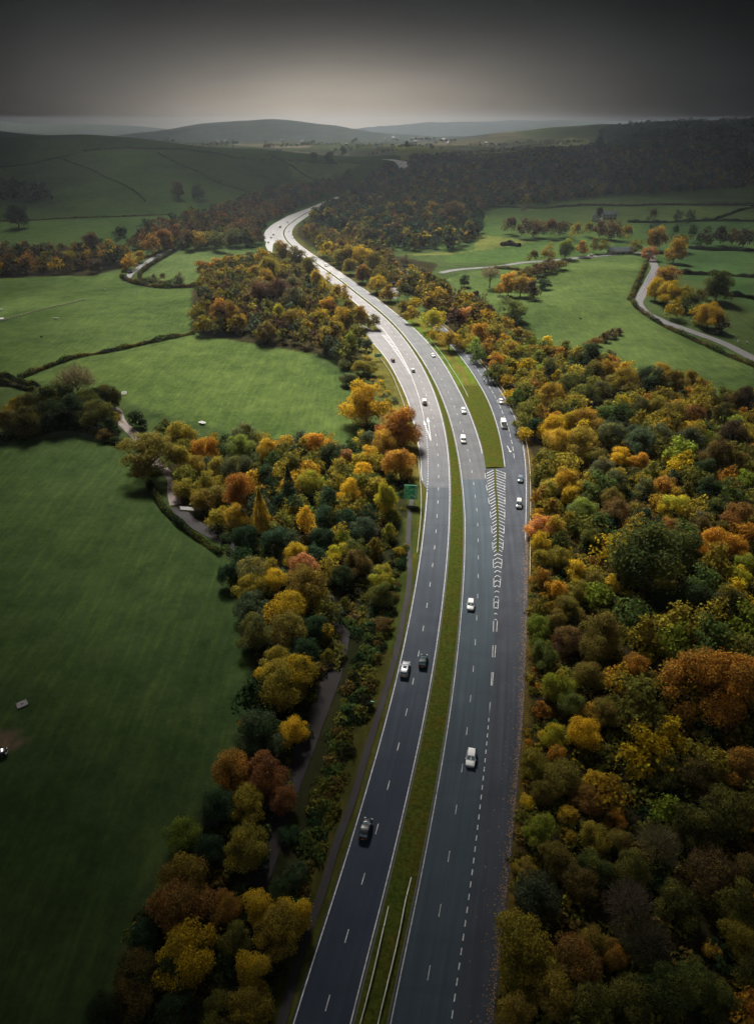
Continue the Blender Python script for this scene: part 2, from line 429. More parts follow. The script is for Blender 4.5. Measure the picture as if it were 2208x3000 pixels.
# ------------------------------------------------------------------ roads
def struct(o): return tag(o, kind='structure')
def ribbon(name, xl, xr, y0, y1, z, mat, step=2.0, cols=8, kind=True):
    ys = np.linspace(y0, y1, max(2, int(round((y1-y0)/step))+1))
    a, b = xl(ys), xr(ys)
    v, uv = [], []
    along = np.concatenate([[0], np.cumsum(np.hypot(np.diff((a+b)/2), np.diff(ys)))])
    for i in range(len(ys)):
        for k in range(cols+1):
            u = k/cols
            v.append((a[i]*(1-u)+b[i]*u, ys[i], z)); uv.append(((b[i]-a[i])*u, along[i]))
    f = [(i*(cols+1)+k, i*(cols+1)+k+1, (i+1)*(cols+1)+k+1, (i+1)*(cols+1)+k) for i in range(len(ys)-1) for k in range(cols)]
    me = mesh_py(name, v, f, mat)
    ul = me.uv_layers.new(name='UVMap')
    ul.data.foreach_set('uv', np.array([uv[l.vertex_index] for l in me.loops], np.float32).ravel())
    o = link(bpy.data.objects.new(name, me))
    return struct(o) if kind else o

E_ = lambda f, d: (lambda Y: f(Y)+d)
YS = 199.0     # surfacing joint: new dark asphalt this side, old pale asphalt beyond
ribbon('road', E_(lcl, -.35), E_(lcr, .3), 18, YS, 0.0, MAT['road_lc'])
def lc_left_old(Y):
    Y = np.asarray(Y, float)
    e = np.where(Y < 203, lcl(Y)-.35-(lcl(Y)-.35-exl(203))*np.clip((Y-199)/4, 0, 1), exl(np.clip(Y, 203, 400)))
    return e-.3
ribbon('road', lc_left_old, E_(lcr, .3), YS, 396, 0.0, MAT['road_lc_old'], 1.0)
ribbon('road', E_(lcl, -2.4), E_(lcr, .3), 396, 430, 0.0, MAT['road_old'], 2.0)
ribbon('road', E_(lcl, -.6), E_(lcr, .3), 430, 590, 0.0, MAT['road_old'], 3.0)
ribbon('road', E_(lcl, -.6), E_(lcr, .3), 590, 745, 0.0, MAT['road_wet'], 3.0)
ribbon('exit_road', lambda Y: exl(396)-.3-(np.asarray(Y)-396)*.55, lambda Y: exl(396)+6.0-(np.asarray(Y)-396)*.55, 396, 425, 0.0, MAT['road_old'])
ribbon('road', lambda Y: np.minimum(lcl(Y)-.6, lcr(Y)-np.interp(Y, [745, 760, 1000, 1100], [8.5, 22, 17, 10])), E_(lcr, .3), 745, 1300, 0.0, MAT['road_wet'], 4.0)
so_ = np.array([at(*p)[:2] for p in [(776, 765), (775, 735), (780, 708), (790, 690)]]); si_ = np.array([at(*p)[:2] for p in [(801, 765), (798, 735), (800, 718), (806, 706)]])
ribbon('exit_road', lambda Y: np.interp(Y, so_[:, 1], so_[:, 0]), lambda Y: np.interp(Y, si_[:, 1], si_[:, 0]), so_[0, 1], so_[-1, 1], 0.012, MAT['road_wet'], 4.0)
# right carriageway with the slip road running beside it
ribbon('road', E_(rcl, -.3), lambda Y: rcr(Y)+.2, 18, YS+6, 0.0, MAT['road'])
ribbon('road', E_(rcl, -.3), lambda Y: rcr(Y)+.4, YS+6, 560, 0.0, MAT['road_mid'])
ribbon('road', E_(rcl, -.3), lambda Y: rcr(Y)+.4, 560, 1300, 0.0, MAT['road_wet'], 3.0)
ribbon('slip_road', lambda Y: rcr(Y)+.2, E_(slr, .9), 18, 212, 0.0, MAT['road_slip'])
ribbon('slip_road', lambda Y: np.where(Y < 214, rcr(Y)+.4, sll(Y)-.35), E_(slr, .7), 212, 420, 0.0, MAT['road_slip'], 1.0)

def crx_(Y): return rcr(Y)+np.interp(Y, [100, 112, 136, 160, 180, 214], [0, .35, 1.05, 2.6, 4.2, 7.1])*sec(Y)
# raised kerbed strips
def strip(name, xl, xr, y0, y1, z, mat, step=2.0, cols=4, wob=0.0):
    ys = np.arange(y0, y1+step*.5, step); a, b = xl(ys), xr(ys)
    v = []
    for i in range(len(ys)):
        v.append((a[i], ys[i], -.12))
        for k in range(cols+1):
            u = k/cols; v.append((a[i]*(1-u)+b[i]*u, ys[i], z+wob*math.sin(math.pi*u)))
        v.append((b[i], ys[i], -.12))
    w = cols+3
    f = [(i*w+k, i*w+k+1, (i+1)*w+k+1, (i+1)*w+k) for i in range(len(ys)-1) for k in range(w-1)]
    e = (len(ys)-1)*w
    f += [tuple(range(w))[::-1], tuple(e+k for k in range(w))]
    return struct(link(bpy.data.objects.new(name, mesh_py(name, v, f, mat))))
mg = M_('median_grass'); t = NT(mg)
co = t.n('ShaderNodeTexCoord').outputs['Object']
n1 = t.noise(co, 1.6, 5, .7); n2 = t.noise(co, .22, 4, .6)
g1 = t.mix(t.ramp(n2, .35, .68), (.062, .060, .012), (.040, .066, .012))
g2 = t.mix(t.ramp(n1, .3, .72), c2(t.mix(1.0, c2(g1), (.5, .5, .5), 'MULTIPLY')), c2(t.mix(1.0, c2(g1), (1.5, 1.4, 1.2), 'MULTIPLY')))
b = t.n('ShaderNodeBsdfDiffuse'); t.t.links.new(c2(g2), b.inputs['Color'])
bp = t.n('ShaderNodeBump'); bp.inputs['Strength'].default_value = 1; bp.inputs['Distance'].default_value = .3; t.t.links.new(n1.outputs[0], bp.inputs['Height']); t.t.links.new(bp.outputs[0], b.inputs['Normal'])
t.out(b); MAT['median'] = mg
strip('grass_median', E_(lcr, .52), lambda Y: rcl(Y)-.52, 18, 1000, .12, MAT['median'], 3.0, 4, .10)
strip('kerb', E_(lcr, .30), E_(lcr, .518), 18, 1000, .10, MAT['kerb'], 3.0, 1)
strip('kerb', lambda Y: rcl(Y)-.518, lambda Y: rcl(Y)-.30, 18, 1000, .10, MAT['kerb'], 3.0, 1)
strip('grass_island', lambda Y: rcr(Y)+.42, lambda Y: sll(Y)-.37, 214, 300, .09, MAT['median'], 2.0, 6, .25)

ribbon('moss_strip', lambda Y: (rcr(Y)+crx_(Y))/2-.32, lambda Y: (rcr(Y)+crx_(Y))/2+.32, 160, 214, .006, MAT['median'], 1.0, 2)
# lanes draped on the land
def drape(name, pts, width, mat, z=.14, cols=4, taper=None):
    P = np.array([at(a, b)[:2] for a, b in pts])
    seg = np.concatenate([[0], np.cumsum(np.linalg.norm(np.diff(P, axis=0), axis=1))])
    s = np.arange(0, seg[-1], max(1.5, seg[-1]/400))
    x = pchip(seg, P[:, 0], s); y = pchip(seg, P[:, 1], s)
    dx, dy = np.gradient(x), np.gradient(y); L = np.hypot(dx, dy)+1e-9
    v, uv = [], []
    for i in range(len(s)):
        w = width if taper is None else width*np.interp(i/len(s), [0, 1], taper)
        for k in range(cols+1):
            u = k/cols-.5
            a, b = x[i]+dy[i]/L[i]*u*w, y[i]-dx[i]/L[i]*u*w
            v.append((a, b, H(a, b)+z)); uv.append(((u+.5)*w, s[i]))
    f = [(i*(cols+1)+k, (i+1)*(cols+1)+k, (i+1)*(cols+1)+k+1, i*(cols+1)+k+1) for i in range(len(s)-1) for k in range(cols)]
    me = mesh_py(name, v, [q[::-1] for q in f], mat); ul = me.uv_layers.new(name='UVMap')
    ul.data.foreach_set('uv', np.array([uv[l.vertex_index] for l in me.loops], np.float32).ravel())
    return struct(link(bpy.data.objects.new(name, me)))
drape('country_lane', [(1906, 745), (1911, 765), (1917, 787), (1900, 823), (1877, 867), (1873, 898), (1888, 914), (1950, 945), (2020, 970), (2096, 997), (2208, 1052), (2320, 1110)], 6.0, MAT['lane'])
drape('country_lane', [(1290, 800), (1337, 791), (1472, 779), (1539, 769), (1663, 759), (1760, 750), (1860, 742), (1900, 742)], 7.0, MAT['lane'], .2)
drape('side_road', [(1138, 875), (1150, 852), (1165, 833), (1180, 815), (1176, 800), (1150, 790)], 11.0, MAT['lane'], .2)
drape('country_lane', [(515, 728), (480, 742), (420, 776), (395, 793), (379, 808), (375, 820), (378, 828)], 5.0, MAT['lane'], .2)
drape('farm_track', [(-20, 1106), (10, 1116), (60, 1135), (110, 1150), (200, 1172), (280, 1187), (330, 1196), (356, 1236), (379, 1260), (396, 1276), (430, 1320), (470, 1370), (505, 1402), (507, 1440), (516, 1486)], 3.6, MAT['track'])
drape('dark_lane', [(516, 1486), (561, 1529), (649, 1580), (690, 1600), (800, 1650), (900, 1703), (964, 1761), (1000, 1826), (992, 1908), (972, 1984), (935, 2080), (890, 2200), (840, 2330), (790, 2480), (740, 2620)], 3.8, MAT['lane_dark'], .135)
drape('footpath', [(1212, 1440), (1200, 1510), (1196, 1604), (1200, 1677), (1196, 1731), (1182, 1800), (1163, 1900), (1139, 1990), (1110, 2087), (1071, 2213), (1030, 2354), (979, 2494), (945, 2610), (915, 2690), (870, 2830), (830, 2980), (780, 3150)], 1.35, MAT['path'], .12)
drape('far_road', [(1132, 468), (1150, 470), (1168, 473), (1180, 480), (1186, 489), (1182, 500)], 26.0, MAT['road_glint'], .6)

# ------------------------------------------------------------------ painted markings
mk = MB()
def pline(xf, y0, y1, w, z=.012, step=2.0):
    ys = np.arange(y0, y1+.01, min(step, max(.3, (y1-y0)/2)))
    x = xf(ys); s = (xf(ys+.5)-xf(ys-.5)); k = np.sqrt(1+s*s)
    v = []
    for i in range(len(ys)):
        hw = w*.39*k[i]
        v += [(x[i]-hw, ys[i], z), (x[i]+hw, ys[i], z)]
    mk.add(v, [(2*i, 2*i+1, 2*i+3, 2*i+2) for i in range(len(ys)-1)])
def dashes(xf, y0, y1, mark, gap, w, z=.012, start=None):
    y = y0 if start is None else start
    while y < y1:
        k = float(sec(y)); pline(xf, y, y+mark/k, w, z); y += (mark+gap)/k
def wz(Y0): return np.interp(Y0, [0, 300, 500], [.2, .24, .3])
pline(lcl, 18, 197, .20); pline(lcr, 18, 520, .20); pline(lcr, 520, 1000, .3, .03)
pline(rcl, 18, 330, .15); pline(rcl, 330, 900, .25, .03)
gy = at(800+706/2.065, 1700+1225/2.065)[1]
dashes(lambda Y: lcr(Y)-3.65*sec(Y), 20, 520, 2, 7, .16, start=gy-9*6)
g2y = at(1255, 2850)[1]
dashes(lambda Y: rcl(Y)+3.75*sec(Y), 20, 330, 2.0, 7, .12, start=g2y-9*4)
# exit lane: dotted divider, then solid, then hatched nose
dashes(lcl, 197, 262, 1, 1, .20); pline(lcl, 262, 318, .2)
pline(exl, 204, 372, .2)
pline(lambda Y: lcl(Y)+.1, 318, 396, .25); pline(lambda Y: lcl(Y)-np.interp(Y, [318, 392], [0.3, 3.2]), 318, 392, .22)
for y in np.arange(324, 391, 2.6):
    a = float(lcl(y)); b_ = a-float(np.interp(y, [318, 392], [.3, 3.2]))
    mk.add([(a, y, .012), (a, y+.5, .012), (b_, y-1.0, .012), (b_, y-1.5, .012)], [(0, 1, 2, 3)])
pline(lcl, 396, 520, .25, .03); pline(lambda Y: rcr(Y)-.1, 226, 520, .22)
# right: continuity line, double line, chevrons
rightx = rcr
NOSE = 214.0; CH0 = 136.0
def chr_(Y): return np.interp(Y, [100, 112, CH0, 160, 180, NOSE], [0, .35, 1.05, 2.6, 4.2, 7.1])   # chevron zone width
def crx(Y): return rcr(Y)+chr_(Y)*sec(Y)
dashes(rightx, 20, 98, 1.0, 1.05, .20)
dashes(rightx, 99, NOSE, 6, 3, .16, start=99); dashes(crx, 99, NOSE, 6, 3, .16, start=99)
y = 130.0
while y < NOSE-.5:
    a, b_ = float(rightx(y)), float(crx(y)); wdt = b_-a; c_ = (a+b_)/2
    dr = .42*wdt; gp = .03 if y < 160 else .34
    for s in (-1, 1):
        e = a+.15 if s < 0 else b_-.15
        ci = c_+s*gp
        mk.add([(e, y-dr, .012), (e, y-dr+.30, .012), (ci, y+.30, .012), (ci, y, .012)], [(0, 1, 2, 3) if s > 0 else (3, 2, 1, 0)])
    y += 2.05 if y > 150 else 2.3
pline(sll, NOSE+1, 415, .2); pline(slr, 166, 418, .18)
dashes(lambda Y: (sll(Y)*.50+slr(Y)*.50), 222, 415, 4, 2.2, .15)
def arrow(x, y, ang, L, head=1.0):
    ca, sa = math.cos(ang), math.sin(ang)
    def q(u, v): return (x+u*ca-v*sa, y+u*sa+v*ca, .014)
    mk.add([q(-.13, 0), q(.13, 0), q(.13, L*.8), q(-.13, L*.8)], [(0, 1, 2, 3)])
    mk.add([q(-.75*head, L*.78), q(.75*head, L*.78), q(0, L)], [(0, 1, 2)])
p0 = at(1262, 1294)[:2]; p1 = at(1252, 1222)[:2]; p2 = at(1240, 1232)[:2]
for p in (p1, p2):
    d = p-p0; arrow(p0[0], p0[1], math.atan2(d[1], d[0])-math.pi/2, float(np.linalg.norm(d)), .8)
q0, q1 = at(1485, 1307)[:2], at(1495, 1326)[:2]; d = q1-q0
arrow(q0[0], q0[1], math.atan2(d[1], d[0])-math.pi/2, float(np.linalg.norm(d)), .85)
struct(mk.build('road_markings', MAT['paint']))

# fallen leaves drifted along the right-hand kerb
n = 4200
ys = rng.uniform(22, 420, n)**1.0; ys = np.where(rng.random(n) < .5, rng.uniform(22, 170, n), ys)
off = np.abs(rng.normal(0, 1, n))*.55; off = np.where(rng.random(n) < .12, off*4, off)
xs = slr(ys)+.75-off
lv, lf = [], []
for i in range(n):
    a = rng.uniform(0, 6.28); r_ = rng.uniform(.05, .13)
    z0 = .016+rng.uniform(0, .02)
    lv += [(xs[i]+r_*math.cos(a+k*1.5708), ys[i]+r_*math.sin(a+k*1.5708), z0+.02*(k % 2)) for k in range(4)]
    lf.append((4*i, 4*i+1, 4*i+2, 4*i+3))
lm = mesh_np('fallen_leaves', lv, lf, plain('leaf_litter', (.21, .115, .045), .8, var=.5, scale=5))
tag(link(bpy.data.objects.new('fallen_leaves', lm)), 'orange fallen leaves drifted along the right kerb of the road', 'leaves', kind='stuff')
# ------------------------------------------------------------------ tree kit
def unit(v): return v/(np.linalg.norm(v, axis=-1, keepdims=True)+1e-9)
def leaf_quads(pos, nrm, size, asp=1.0):
    n = len(pos)
    r = unit(rng.normal(size=(n, 3)))
    t1 = unit(np.cross(nrm, r)); t2 = np.cross(nrm, t1)
    s = (size*rng.uniform(.6, 1.45, n))[:, None]
    fold = nrm*s*.28
    v = np.stack([pos-t1*s, pos-t2*s*asp*.7+fold, pos+t1*s, pos+t2*s*asp*.7+fold], 1)
    return v.reshape(-1, 3)

def crown_points(n, shape, seed):
    g = np.random.default_rng(seed)
    if shape in ('c',):         # conical, tiered
        z = g.uniform(-1, 1, n)**1.0; z = np.where(g.random(n) < .25, g.uniform(-1, -.2, n), z)
        tier = np.sin((z*9.0+g.normal(0, .2, n)))*.10
        rad = np.clip((1-z)/2, .03, 1)*(.95+tier)
        a = g.uniform(0, 2*np.pi, n); lob = 1+.16*np.sin(a*5+z*7+seed)
        rr = rad*lob*np.sqrt(g.uniform(.35, 1, n))
        p = np.stack([rr*np.cos(a), rr*np.sin(a), z], 1)
        nr = unit(np.stack([np.cos(a), np.sin(a), np.full(n, .55)], 1)+g.normal(0, .45, (n, 3)))
        mv = np.clip(.5+.5*np.sin(a*3+z*6)+g.normal(0, .25, n), 0, 1)
        return p, nr, mv
    K = {'r': 34, 't': 30, 'w': 26, 's': 30, 'd': 60, 'b': 22, 'm': 12}.get(shape, 30)
    c = unit(g.normal(size=(K, 3)))
    c[:, 2] = np.where(c[:, 2] < -.8, -c[:, 2], c[:, 2])
    rad = g.uniform(.52, .80, K); rc = g.uniform(.24, .40, K)
    if shape == 'd': rad = g.uniform(.74, .86, K); rc = g.uniform(.17, .27, K)
    if shape == 's': rad = g.uniform(.45, .85, K); rc = g.uniform(.2, .36, K)
    if shape == 'w': rc = g.uniform(.2, .34, K)
    c = c*rad[:, None]
    lump = 1+.14*np.sin(c[:, 0]*3.1+seed)+.12*np.sin(c[:, 1]*3.7+seed*2)
    c *= lump[:, None]
    if shape in 't': c[:, :2] *= (1-.28*np.clip(c[:, 2:], 0, 1))
    if shape == 'w': c[:, :2] *= (1.02-.42*np.clip(c[:, 2:]+.2, 0, 1)); 
    if shape == 'b': c[:, 2] = np.abs(c[:, 2])*1.0-.25
    cm = np.clip(g.uniform(0, 1, K)*.75+.25*(1-(c[:, 2]+1)/2)+.05*g.normal(size=K), 0, 1)
    w = rc**2; w /= w.sum()
    k = g.choice(K, n, p=w)
    d = unit(g.normal(size=(n, 3))); d[:, 2] = np.where(d[:, 2] < -.6, -d[:, 2]*.6, d[:, 2]); d = unit(d)
    rr = rc[k]*(g.uniform(.25, 1, n)**.5)
    p = c[k]+d*rr[:, None]
    if shape == 'w':   # hanging sprays
        p[:, 2] -= g.exponential(.10, n)*(g.random(n) < .5)
    spr = g.random(n) < .12      # stray sprigs that break the outline
    p[spr] += d[spr]*g.uniform(.03, .13, (spr.sum(), 1))
    inner = g.random(n) < .10
    p[inner] *= g.uniform(.2, .8, (inner.sum(), 1))
    nr = unit(d*.75+unit(p)*.35+np.array([0, 0, .35])+g.normal(0, .55, (n, 3)))
    mv = np.clip(cm[k]+g.normal(0, .16, n), 0, 1)
    return p, nr, mv

def set_attr(me, name, arr):
    a = me.attributes.new(name, 'FLOAT', 'POINT'); a.data.foreach_set('value', arr.astype(np.float32))

CROWNS = {}
def crown(shape, lod, var):
    key = (shape, lod, var)
    if key in CROWNS: return CROWNS[key]
    seed = hash_(key)
    if shape == 'z':      # bare twigs with a few leaves left
        n = {0: 2600, 1: 1300, 2: 500}[lod]
        g = np.random.default_rng(seed)
        d = unit(g.normal(size=(n, 3))); d[:, 2] = np.abs(d[:, 2])*1.1-.25; d = unit(d)
        r0 = g.uniform(.25, .8, n)[:, None]
        p0 = d*r0+g.normal(0, .06, (n, 3)); ln = g.uniform(.12, .3, n)[:, None]
        dd = unit(d+g.normal(0, .35, (n, 3))+np.array([0, 0, .35]))
        p1 = p0+dd*ln; sdv = unit(np.cross(dd, unit(g.normal(size=(n, 3)))))*{0: .009, 1: .014, 2: .024}[lod]
        v = np.stack([p0-sdv, p0+sdv, p1+sdv*.35, p1-sdv*.35], 1).reshape(-1, 3)
        mv = np.clip(g.uniform(0, .6, n), 0, 1)
    else:
        n = {0: 13000, 1: 5000, 2: 1500}[lod]; sz = {0: .030, 1: .044, 2: .074}[lod]
        if shape == 'c': n = int(n*.7)
        if shape == 'd': n = int(n*1.5); sz *= .8
        if shape == 'w': n = int(n*.6); sz *= 1.0
        if shape == 's': n = int(n*.8)
        p, nr, mv = crown_points(n, shape, seed)
        v = leaf_quads(p, nr, sz)
    f = np.arange(len(v)).reshape(-1, 4)
    me = mesh_np('crown', v, f, MAT['leaf'])
    set_attr(me, 'mixv', np.repeat(mv, 4)); set_attr(me, 'vary', np.repeat(rng.uniform(0, 1, len(mv)), 4))
    CROWNS[key] = me
    return me
def hash_(key): return (ord(key[0])*131+key[1]*17+key[2]*7) % 9973

TRUNKS = {}
def trunk(var, bare):
    if (var, bare) in TRUNKS: return TRUNKS[(var, bare)]
    g = random.Random(var*7+bare)
    mb = MB()
    mb.tube([(0, 0, -.15), (.01, 0, .2), (.03*g.uniform(-1, 1), .02, .55), (.05*g.uniform(-1, 1), .04*g.uniform(-1, 1), 1.15)], [.085, .06, .05, .02], 8)
    for i in range(7 if not bare else 11):
        a = i*2.4+g.uniform(-.3, .3); z0 = g.uniform(.45, .95); L = g.uniform(.45, .75)
        up = g.uniform(.35, .75)
        mb.tube([(0, 0, z0), (L*.5*math.cos(a), L*.5*math.sin(a), z0+up*.35), (L*math.cos(a+.2), L*math.sin(a+.2), z0+up*.75)], [.03, .02, .007], 5)
    me = mesh_py('trunk', mb.v, mb.f, MAT['bark'], True); TRUNKS[(var, bare)] = me
    return me

PAL = dict(G=(.030, .052, .020), g=(.078, .105, .028), L=(.20, .225, .028), Y=(.40, .255, .018), A=(.36, .205, .024), O=(.33, .140, .022), R=(.21, .086, .028),
           B=(.135, .088, .026), C=(.066, .042, .025), V=(.130, .118, .024), K=(.030, .050, .030), P=(.40, .16, .075), T=(.105, .082, .058), W=(.070, .085, .046), N=(.235, .170, .025), D=(.030, .030, .014), M=(.10, .050, .034))
CN = dict(G='dark green', g='mid green', L='lime green', Y='bright yellow', A='amber', O='orange', R='russet red', B='brown', C='dark maroon', V='olive', K='bluish green', P='salmon pink', T='grey', W='grey green', N='golden olive', D='very dark', M='mauve brown')
FORM = dict(r='round-crowned', t='tall', w='slender', c='conical', s='spreading', d='dome-crowned', b='low bushy', z='bare twiggy')
ASP = dict(r=.95, t=1.35, w=1.65, c=1.7, s=.72, d=.80, b=.62, z=.95)
KIND = dict(r='broadleaf_tree', t='broadleaf_tree', w='birch_tree', c='larch_tree', s='broadleaf_tree', d='broadleaf_tree', b='shrub', z='bare_tree')
CAT = dict(broadleaf_tree='tree', birch_tree='tree', larch_tree='tree', shrub='bush', bare_tree='tree')

FR = dict(F6=(300, 1200, 1.8356), F9=(0, 1900, 1.8356), F8=(1500, 1250, 2.333), F12=(1400, 2000, 2.0446), F4=(736, 550, 2.2446), F5=(1472, 600, 2.2446), F3=(0, 650, 2.2446), F7=(1100, 1150, 2.753), FD=(0, 0, .74819), R1=(0, 250, 1.4964), R2=(1104, 250, 1.4964))
TREES = {}
TREES['F6'] = """250 255 270 VB d =big dark olive dome tree beside the pale track; 340 105 95 DV r; 430 140 150 NV r =yellow-olive round tree by the upper pasture; 545 215 130 OA r =small round orange tree by the pasture
430 275 110 VN t; 500 310 120 NB r; 745 215 150 LW r =pale lime tree on the copse edge; 890 215 115 AN r =amber tree on the copse edge; 1155 185 120 OA r =orange-topped tree beside a dark one; 1225 245 110 GD r
1310 260 95 PB r; 1425 245 115 AN s =pale amber tree near the carriageway; 1520 175 130 AB r; 1590 95 200 RO r =big russet tree beside the exit lane; 1600 285 150 RA r =russet orange tree above the big green sign; 760 135 130 WV r; 680 180 90 GK r; 960 225 80 VD r; 1045 225 90 WG r; 1010 300 110 VD r
620 320 100 NV r; 720 320 150 WV r; 880 370 110 GD r; 725 460 155 RO t =tall rusty tree in the copse; 640 560 90 YN b; 700 575 130 NA r; 850 540 130 AN c =golden larch in the copse; 930 615 95 OB b; 450 430 100 VN r; 540 490 110 BN r
1110 385 125 NL r; 1100 310 85 OA r; 1405 345 110 AY r; 1495 405 80 NA r; 1320 440 125 YA r =bright yellow tree in the copse; 1390 525 90 NV r; 1520 495 115 LY t =lemon tree beside the footpath; 1560 575 70 LV r
1085 610 105 AY w =weeping amber birch in the left copse; 900 450 90 KG c; 950 525 90 KG c; 1030 530 95 KG c; 1215 505 100 KG t; 1200 590 110 KG r; 1310 590 115 GK r; 1180 690 120 KG r; 1400 645 130 KW r; 1445 585 90 KG c; 1000 400 100 KG c
1540 660 85 NL r; 1285 690 90 LV r; 1265 775 120 LY s =sparse lime tree in the copse; 765 690 140 GK r; 930 695 160 GK s =wide dark green tree in the copse; 1040 780 125 YN r; 1080 855 160 PB r =salmon brown tree in the copse; 1105 955 215 BN r; 800 870 160 WN r; 920 910 115 YN r; 785 960 135 NV r; 690 880 120 GK r; 1500 905 135 LN s =sparse yellow-lime tree by the footpath; 1490 990 120 VG r
1370 830 130 BD r; 1460 740 90 NB r; 1600 765 60 YN b; 1515 1150 105 CB b =maroon bush by the footpath; 1005 1060 175 YN r =pale gold tree above the pasture; 810 1060 155 WG r; 810 1200 175 VW r; 1000 1190 200 VB r; 1145 1175 130 GK r; 1205 1195 80 YN t; 1080 1305 150 GK r; 930 1345 130 NV r; 1210 1330 75 VN r; 1040 1415 200 YG r =large bright yellow tree by the dark lane; 895 1445 130 YN r; 1240 600 90 VG r; 1350 760 110 GV r; 620 470 110 VB r; 580 400 110 VN r; 1150 790 110 GK r; 660 690 70 GW b; 1290 900 120 DG r"""
TREES['F9'] = """1480 210 230 NV r; 1325 395 75 YA b; 1410 460 215 GW r; 1570 440 150 YA r =bright yellow tree against a dark green one; 1240 660 190 BO r =rusty brown tree at the pasture edge; 1410 680 200 RM r =mauve-russet tree beside the lane; 1520 810 140 RM r; 1330 850 170 NV r; 1170 850 175 GK r; 980 1000 175 LG r =lime-olive tree at the pasture edge; 1340 1060 215 VN r; 1130 1085 155 KG r
990 1240 225 BN r; 985 1385 260 BR r =big brown gold tree at the pasture edge; 1200 1400 160 RN r; 1400 1390 155 YN r =yellow gold tree near the dark lane; 1575 1420 180 YN r; 1500 1530 220 NB r; 1020 1640 290 YN r =broad dark gold tree low on the left; 780 1560 145 GK r; 720 1740 200 BG r; 940 1765 175 GK r; 1370 1740 175 YN t =tall gold tree beside the road; 1340 1910 200 NB r; 1170 1960 170 VD r; 710 1900 200 BD r; 950 1960 200 GD r; 1590 1220 130 GW b; 1500 1300 120 GD r; 1560 1000 110 GK b; 1250 1560 150 VD r; 560 1950 180 DG r; 840 1450 120 DV r"""
TREES['F8'] = """310 120 200 AV r; 460 130 220 NB r =golden brown tree beside the slip road bend; 700 60 170 WV r; 870 115 185 WG r; 180 240 115 VN r; 745 215 165 AY s =bright amber spreading tree in the wood; 880 245 150 OA s =orange spreading tree in the wood; 760 150 100 VA r; 1020 325 75 AY b; 1100 345 90 WG r; 370 385 185 AN r; 240 435 140 VN r
170 480 115 OB r; 390 475 130 YN r; 540 470 115 gV r; 620 300 150 WB r; 700 385 155 WV r; 900 425 130 VW r; 1020 405 130 OB r; 1190 445 120 VB r; 680 500 150 BV r; 1110 540 205 YL s =yellow spreading tree in the wood; 1210 605 110 YV r; 480 580 180 LW r =pale green tree beside the slip road; 190 690 165 PA r =salmon-topped tree overhanging the slip road; 300 685 125 NA r
720 595 185 BM r; 670 660 110 KG r; 900 615 115 GK r; 1100 690 125 RB r; 1300 665 155 BW r; 1550 625 205 BR r; 930 900 470 GV r =huge dark green oak in the right wood; 1140 830 260 GV r; 1360 800 200 OA r =orange amber tree beside the huge oak; 1535 835 150 OA r; 1580 945 130 LV r; 1545 1035 145 LY r =bright lime tree near the right edge
150 805 135 YN r; 150 905 125 NV r; 330 905 155 NG r; 420 985 130 YN r; 540 770 145 VG r; 560 930 85 BO r; 660 1075 135 YN s =sparse golden tree beside the huge oak; 660 1160 110 VG r; 160 1035 125 OV r; 300 1110 125 AO r; 230 1160 70 OA b; 450 1125 150 VN r; 550 1060 130 VB r; 390 1245 155 VB r; 200 1235 120 VN r
160 1365 150 Lg r =bright lime tree overhanging the road; 65 1465 110 Lg r; 180 1565 175 gV r; 300 1330 130 BV r; 620 1410 270 BV r =rust-topped broad tree below the oak; 380 1455 175 BM r; 560 1505 205 BV r; 850 1640 165 OB r; 1400 1770 540 OB d =giant orange-brown dome tree at the right edge; 890 1795 135 NB r; 970 1740 120 BN r; 320 1790 200 LN r =yellow-lime tree by the road; 520 1690 180 BV r
1200 110 190 DW r; 1420 200 220 BD r; 1560 250 150 BV r; 1500 60 200 CD r; 1350 420 155 GD r; 1400 560 150 GV r; 1300 300 160 GD r; 1250 1180 230 DG r; 1480 1230 250 DV r; 1420 700 120 BV r; 1000 60 160 WV r; 560 230 140 VB r; 440 700 120 gV r; 820 330 120 GB r; 270 560 120 OV r; 330 780 120 GV r; 1030 1180 150 GD r; 260 1240 100 NO b; 110 600 90 AO r; 100 350 80 VN r; 560 640 100 GK r"""
TREES['F12'] = """380 165 105 RO b; 690 185 110 AB r; 640 305 185 YA r =amber yellow tree by the dark hollow; 465 325 150 LY r =lime yellow tree by the dark hollow; 470 440 125 OV r; 560 135 150 gV r; 770 190 150 BV r; 300 490 150 VN r; 690 585 115 YN s; 805 570 60 YN b; 500 565 200 VB r; 245 705 95 YN b =small yellow shrub on the road verge; 400 660 150 BV r
640 700 165 BR r; 540 795 110 YB r; 820 830 155 OB s =sparse orange-brown tree above the bare grey one; 370 895 175 LV r =lime-olive tree by the road; 550 925 100 AN b; 700 940 165 NV r; 850 945 130 BV r; 1080 970 230 TV z =bare grey twiggy tree in the lower wood; 480 1060 180 BV r; 700 1100 180 GV r; 900 1110 200 VD r; 1100 540 225 VD s =sparse dark olive tree in the hollow; 1300 850 260 DV r; 1500 770 260 VD r; 1400 1130 260 CB r =maroon tree in the lower wood
350 1290 250 WD r; 620 1210 205 BD r; 900 1340 255 TD z; 1200 1340 210 DV r; 1510 1310 260 VD r; 195 1610 340 NV r =leafy golden green tree overhanging the road; 690 1560 180 BN r; 550 1660 255 BR r; 790 1630 155 BO r; 430 1840 260 NB r; 1010 1560 255 DT z; 1400 1600 115 AB b; 1580 1540 205 NV r; 1100 1810 260 GV r; 1300 1790 225 gV r; 1490 1910 205 VG r; 900 1920 255 VD r; 650 1960 255 VD r; 200 1960 205 BN r; 1640 1120 180 BD r; 1330 560 190 DB r; 1560 520 220 BO r; 280 1120 130 BN b; 1650 1750 200 DV r"""
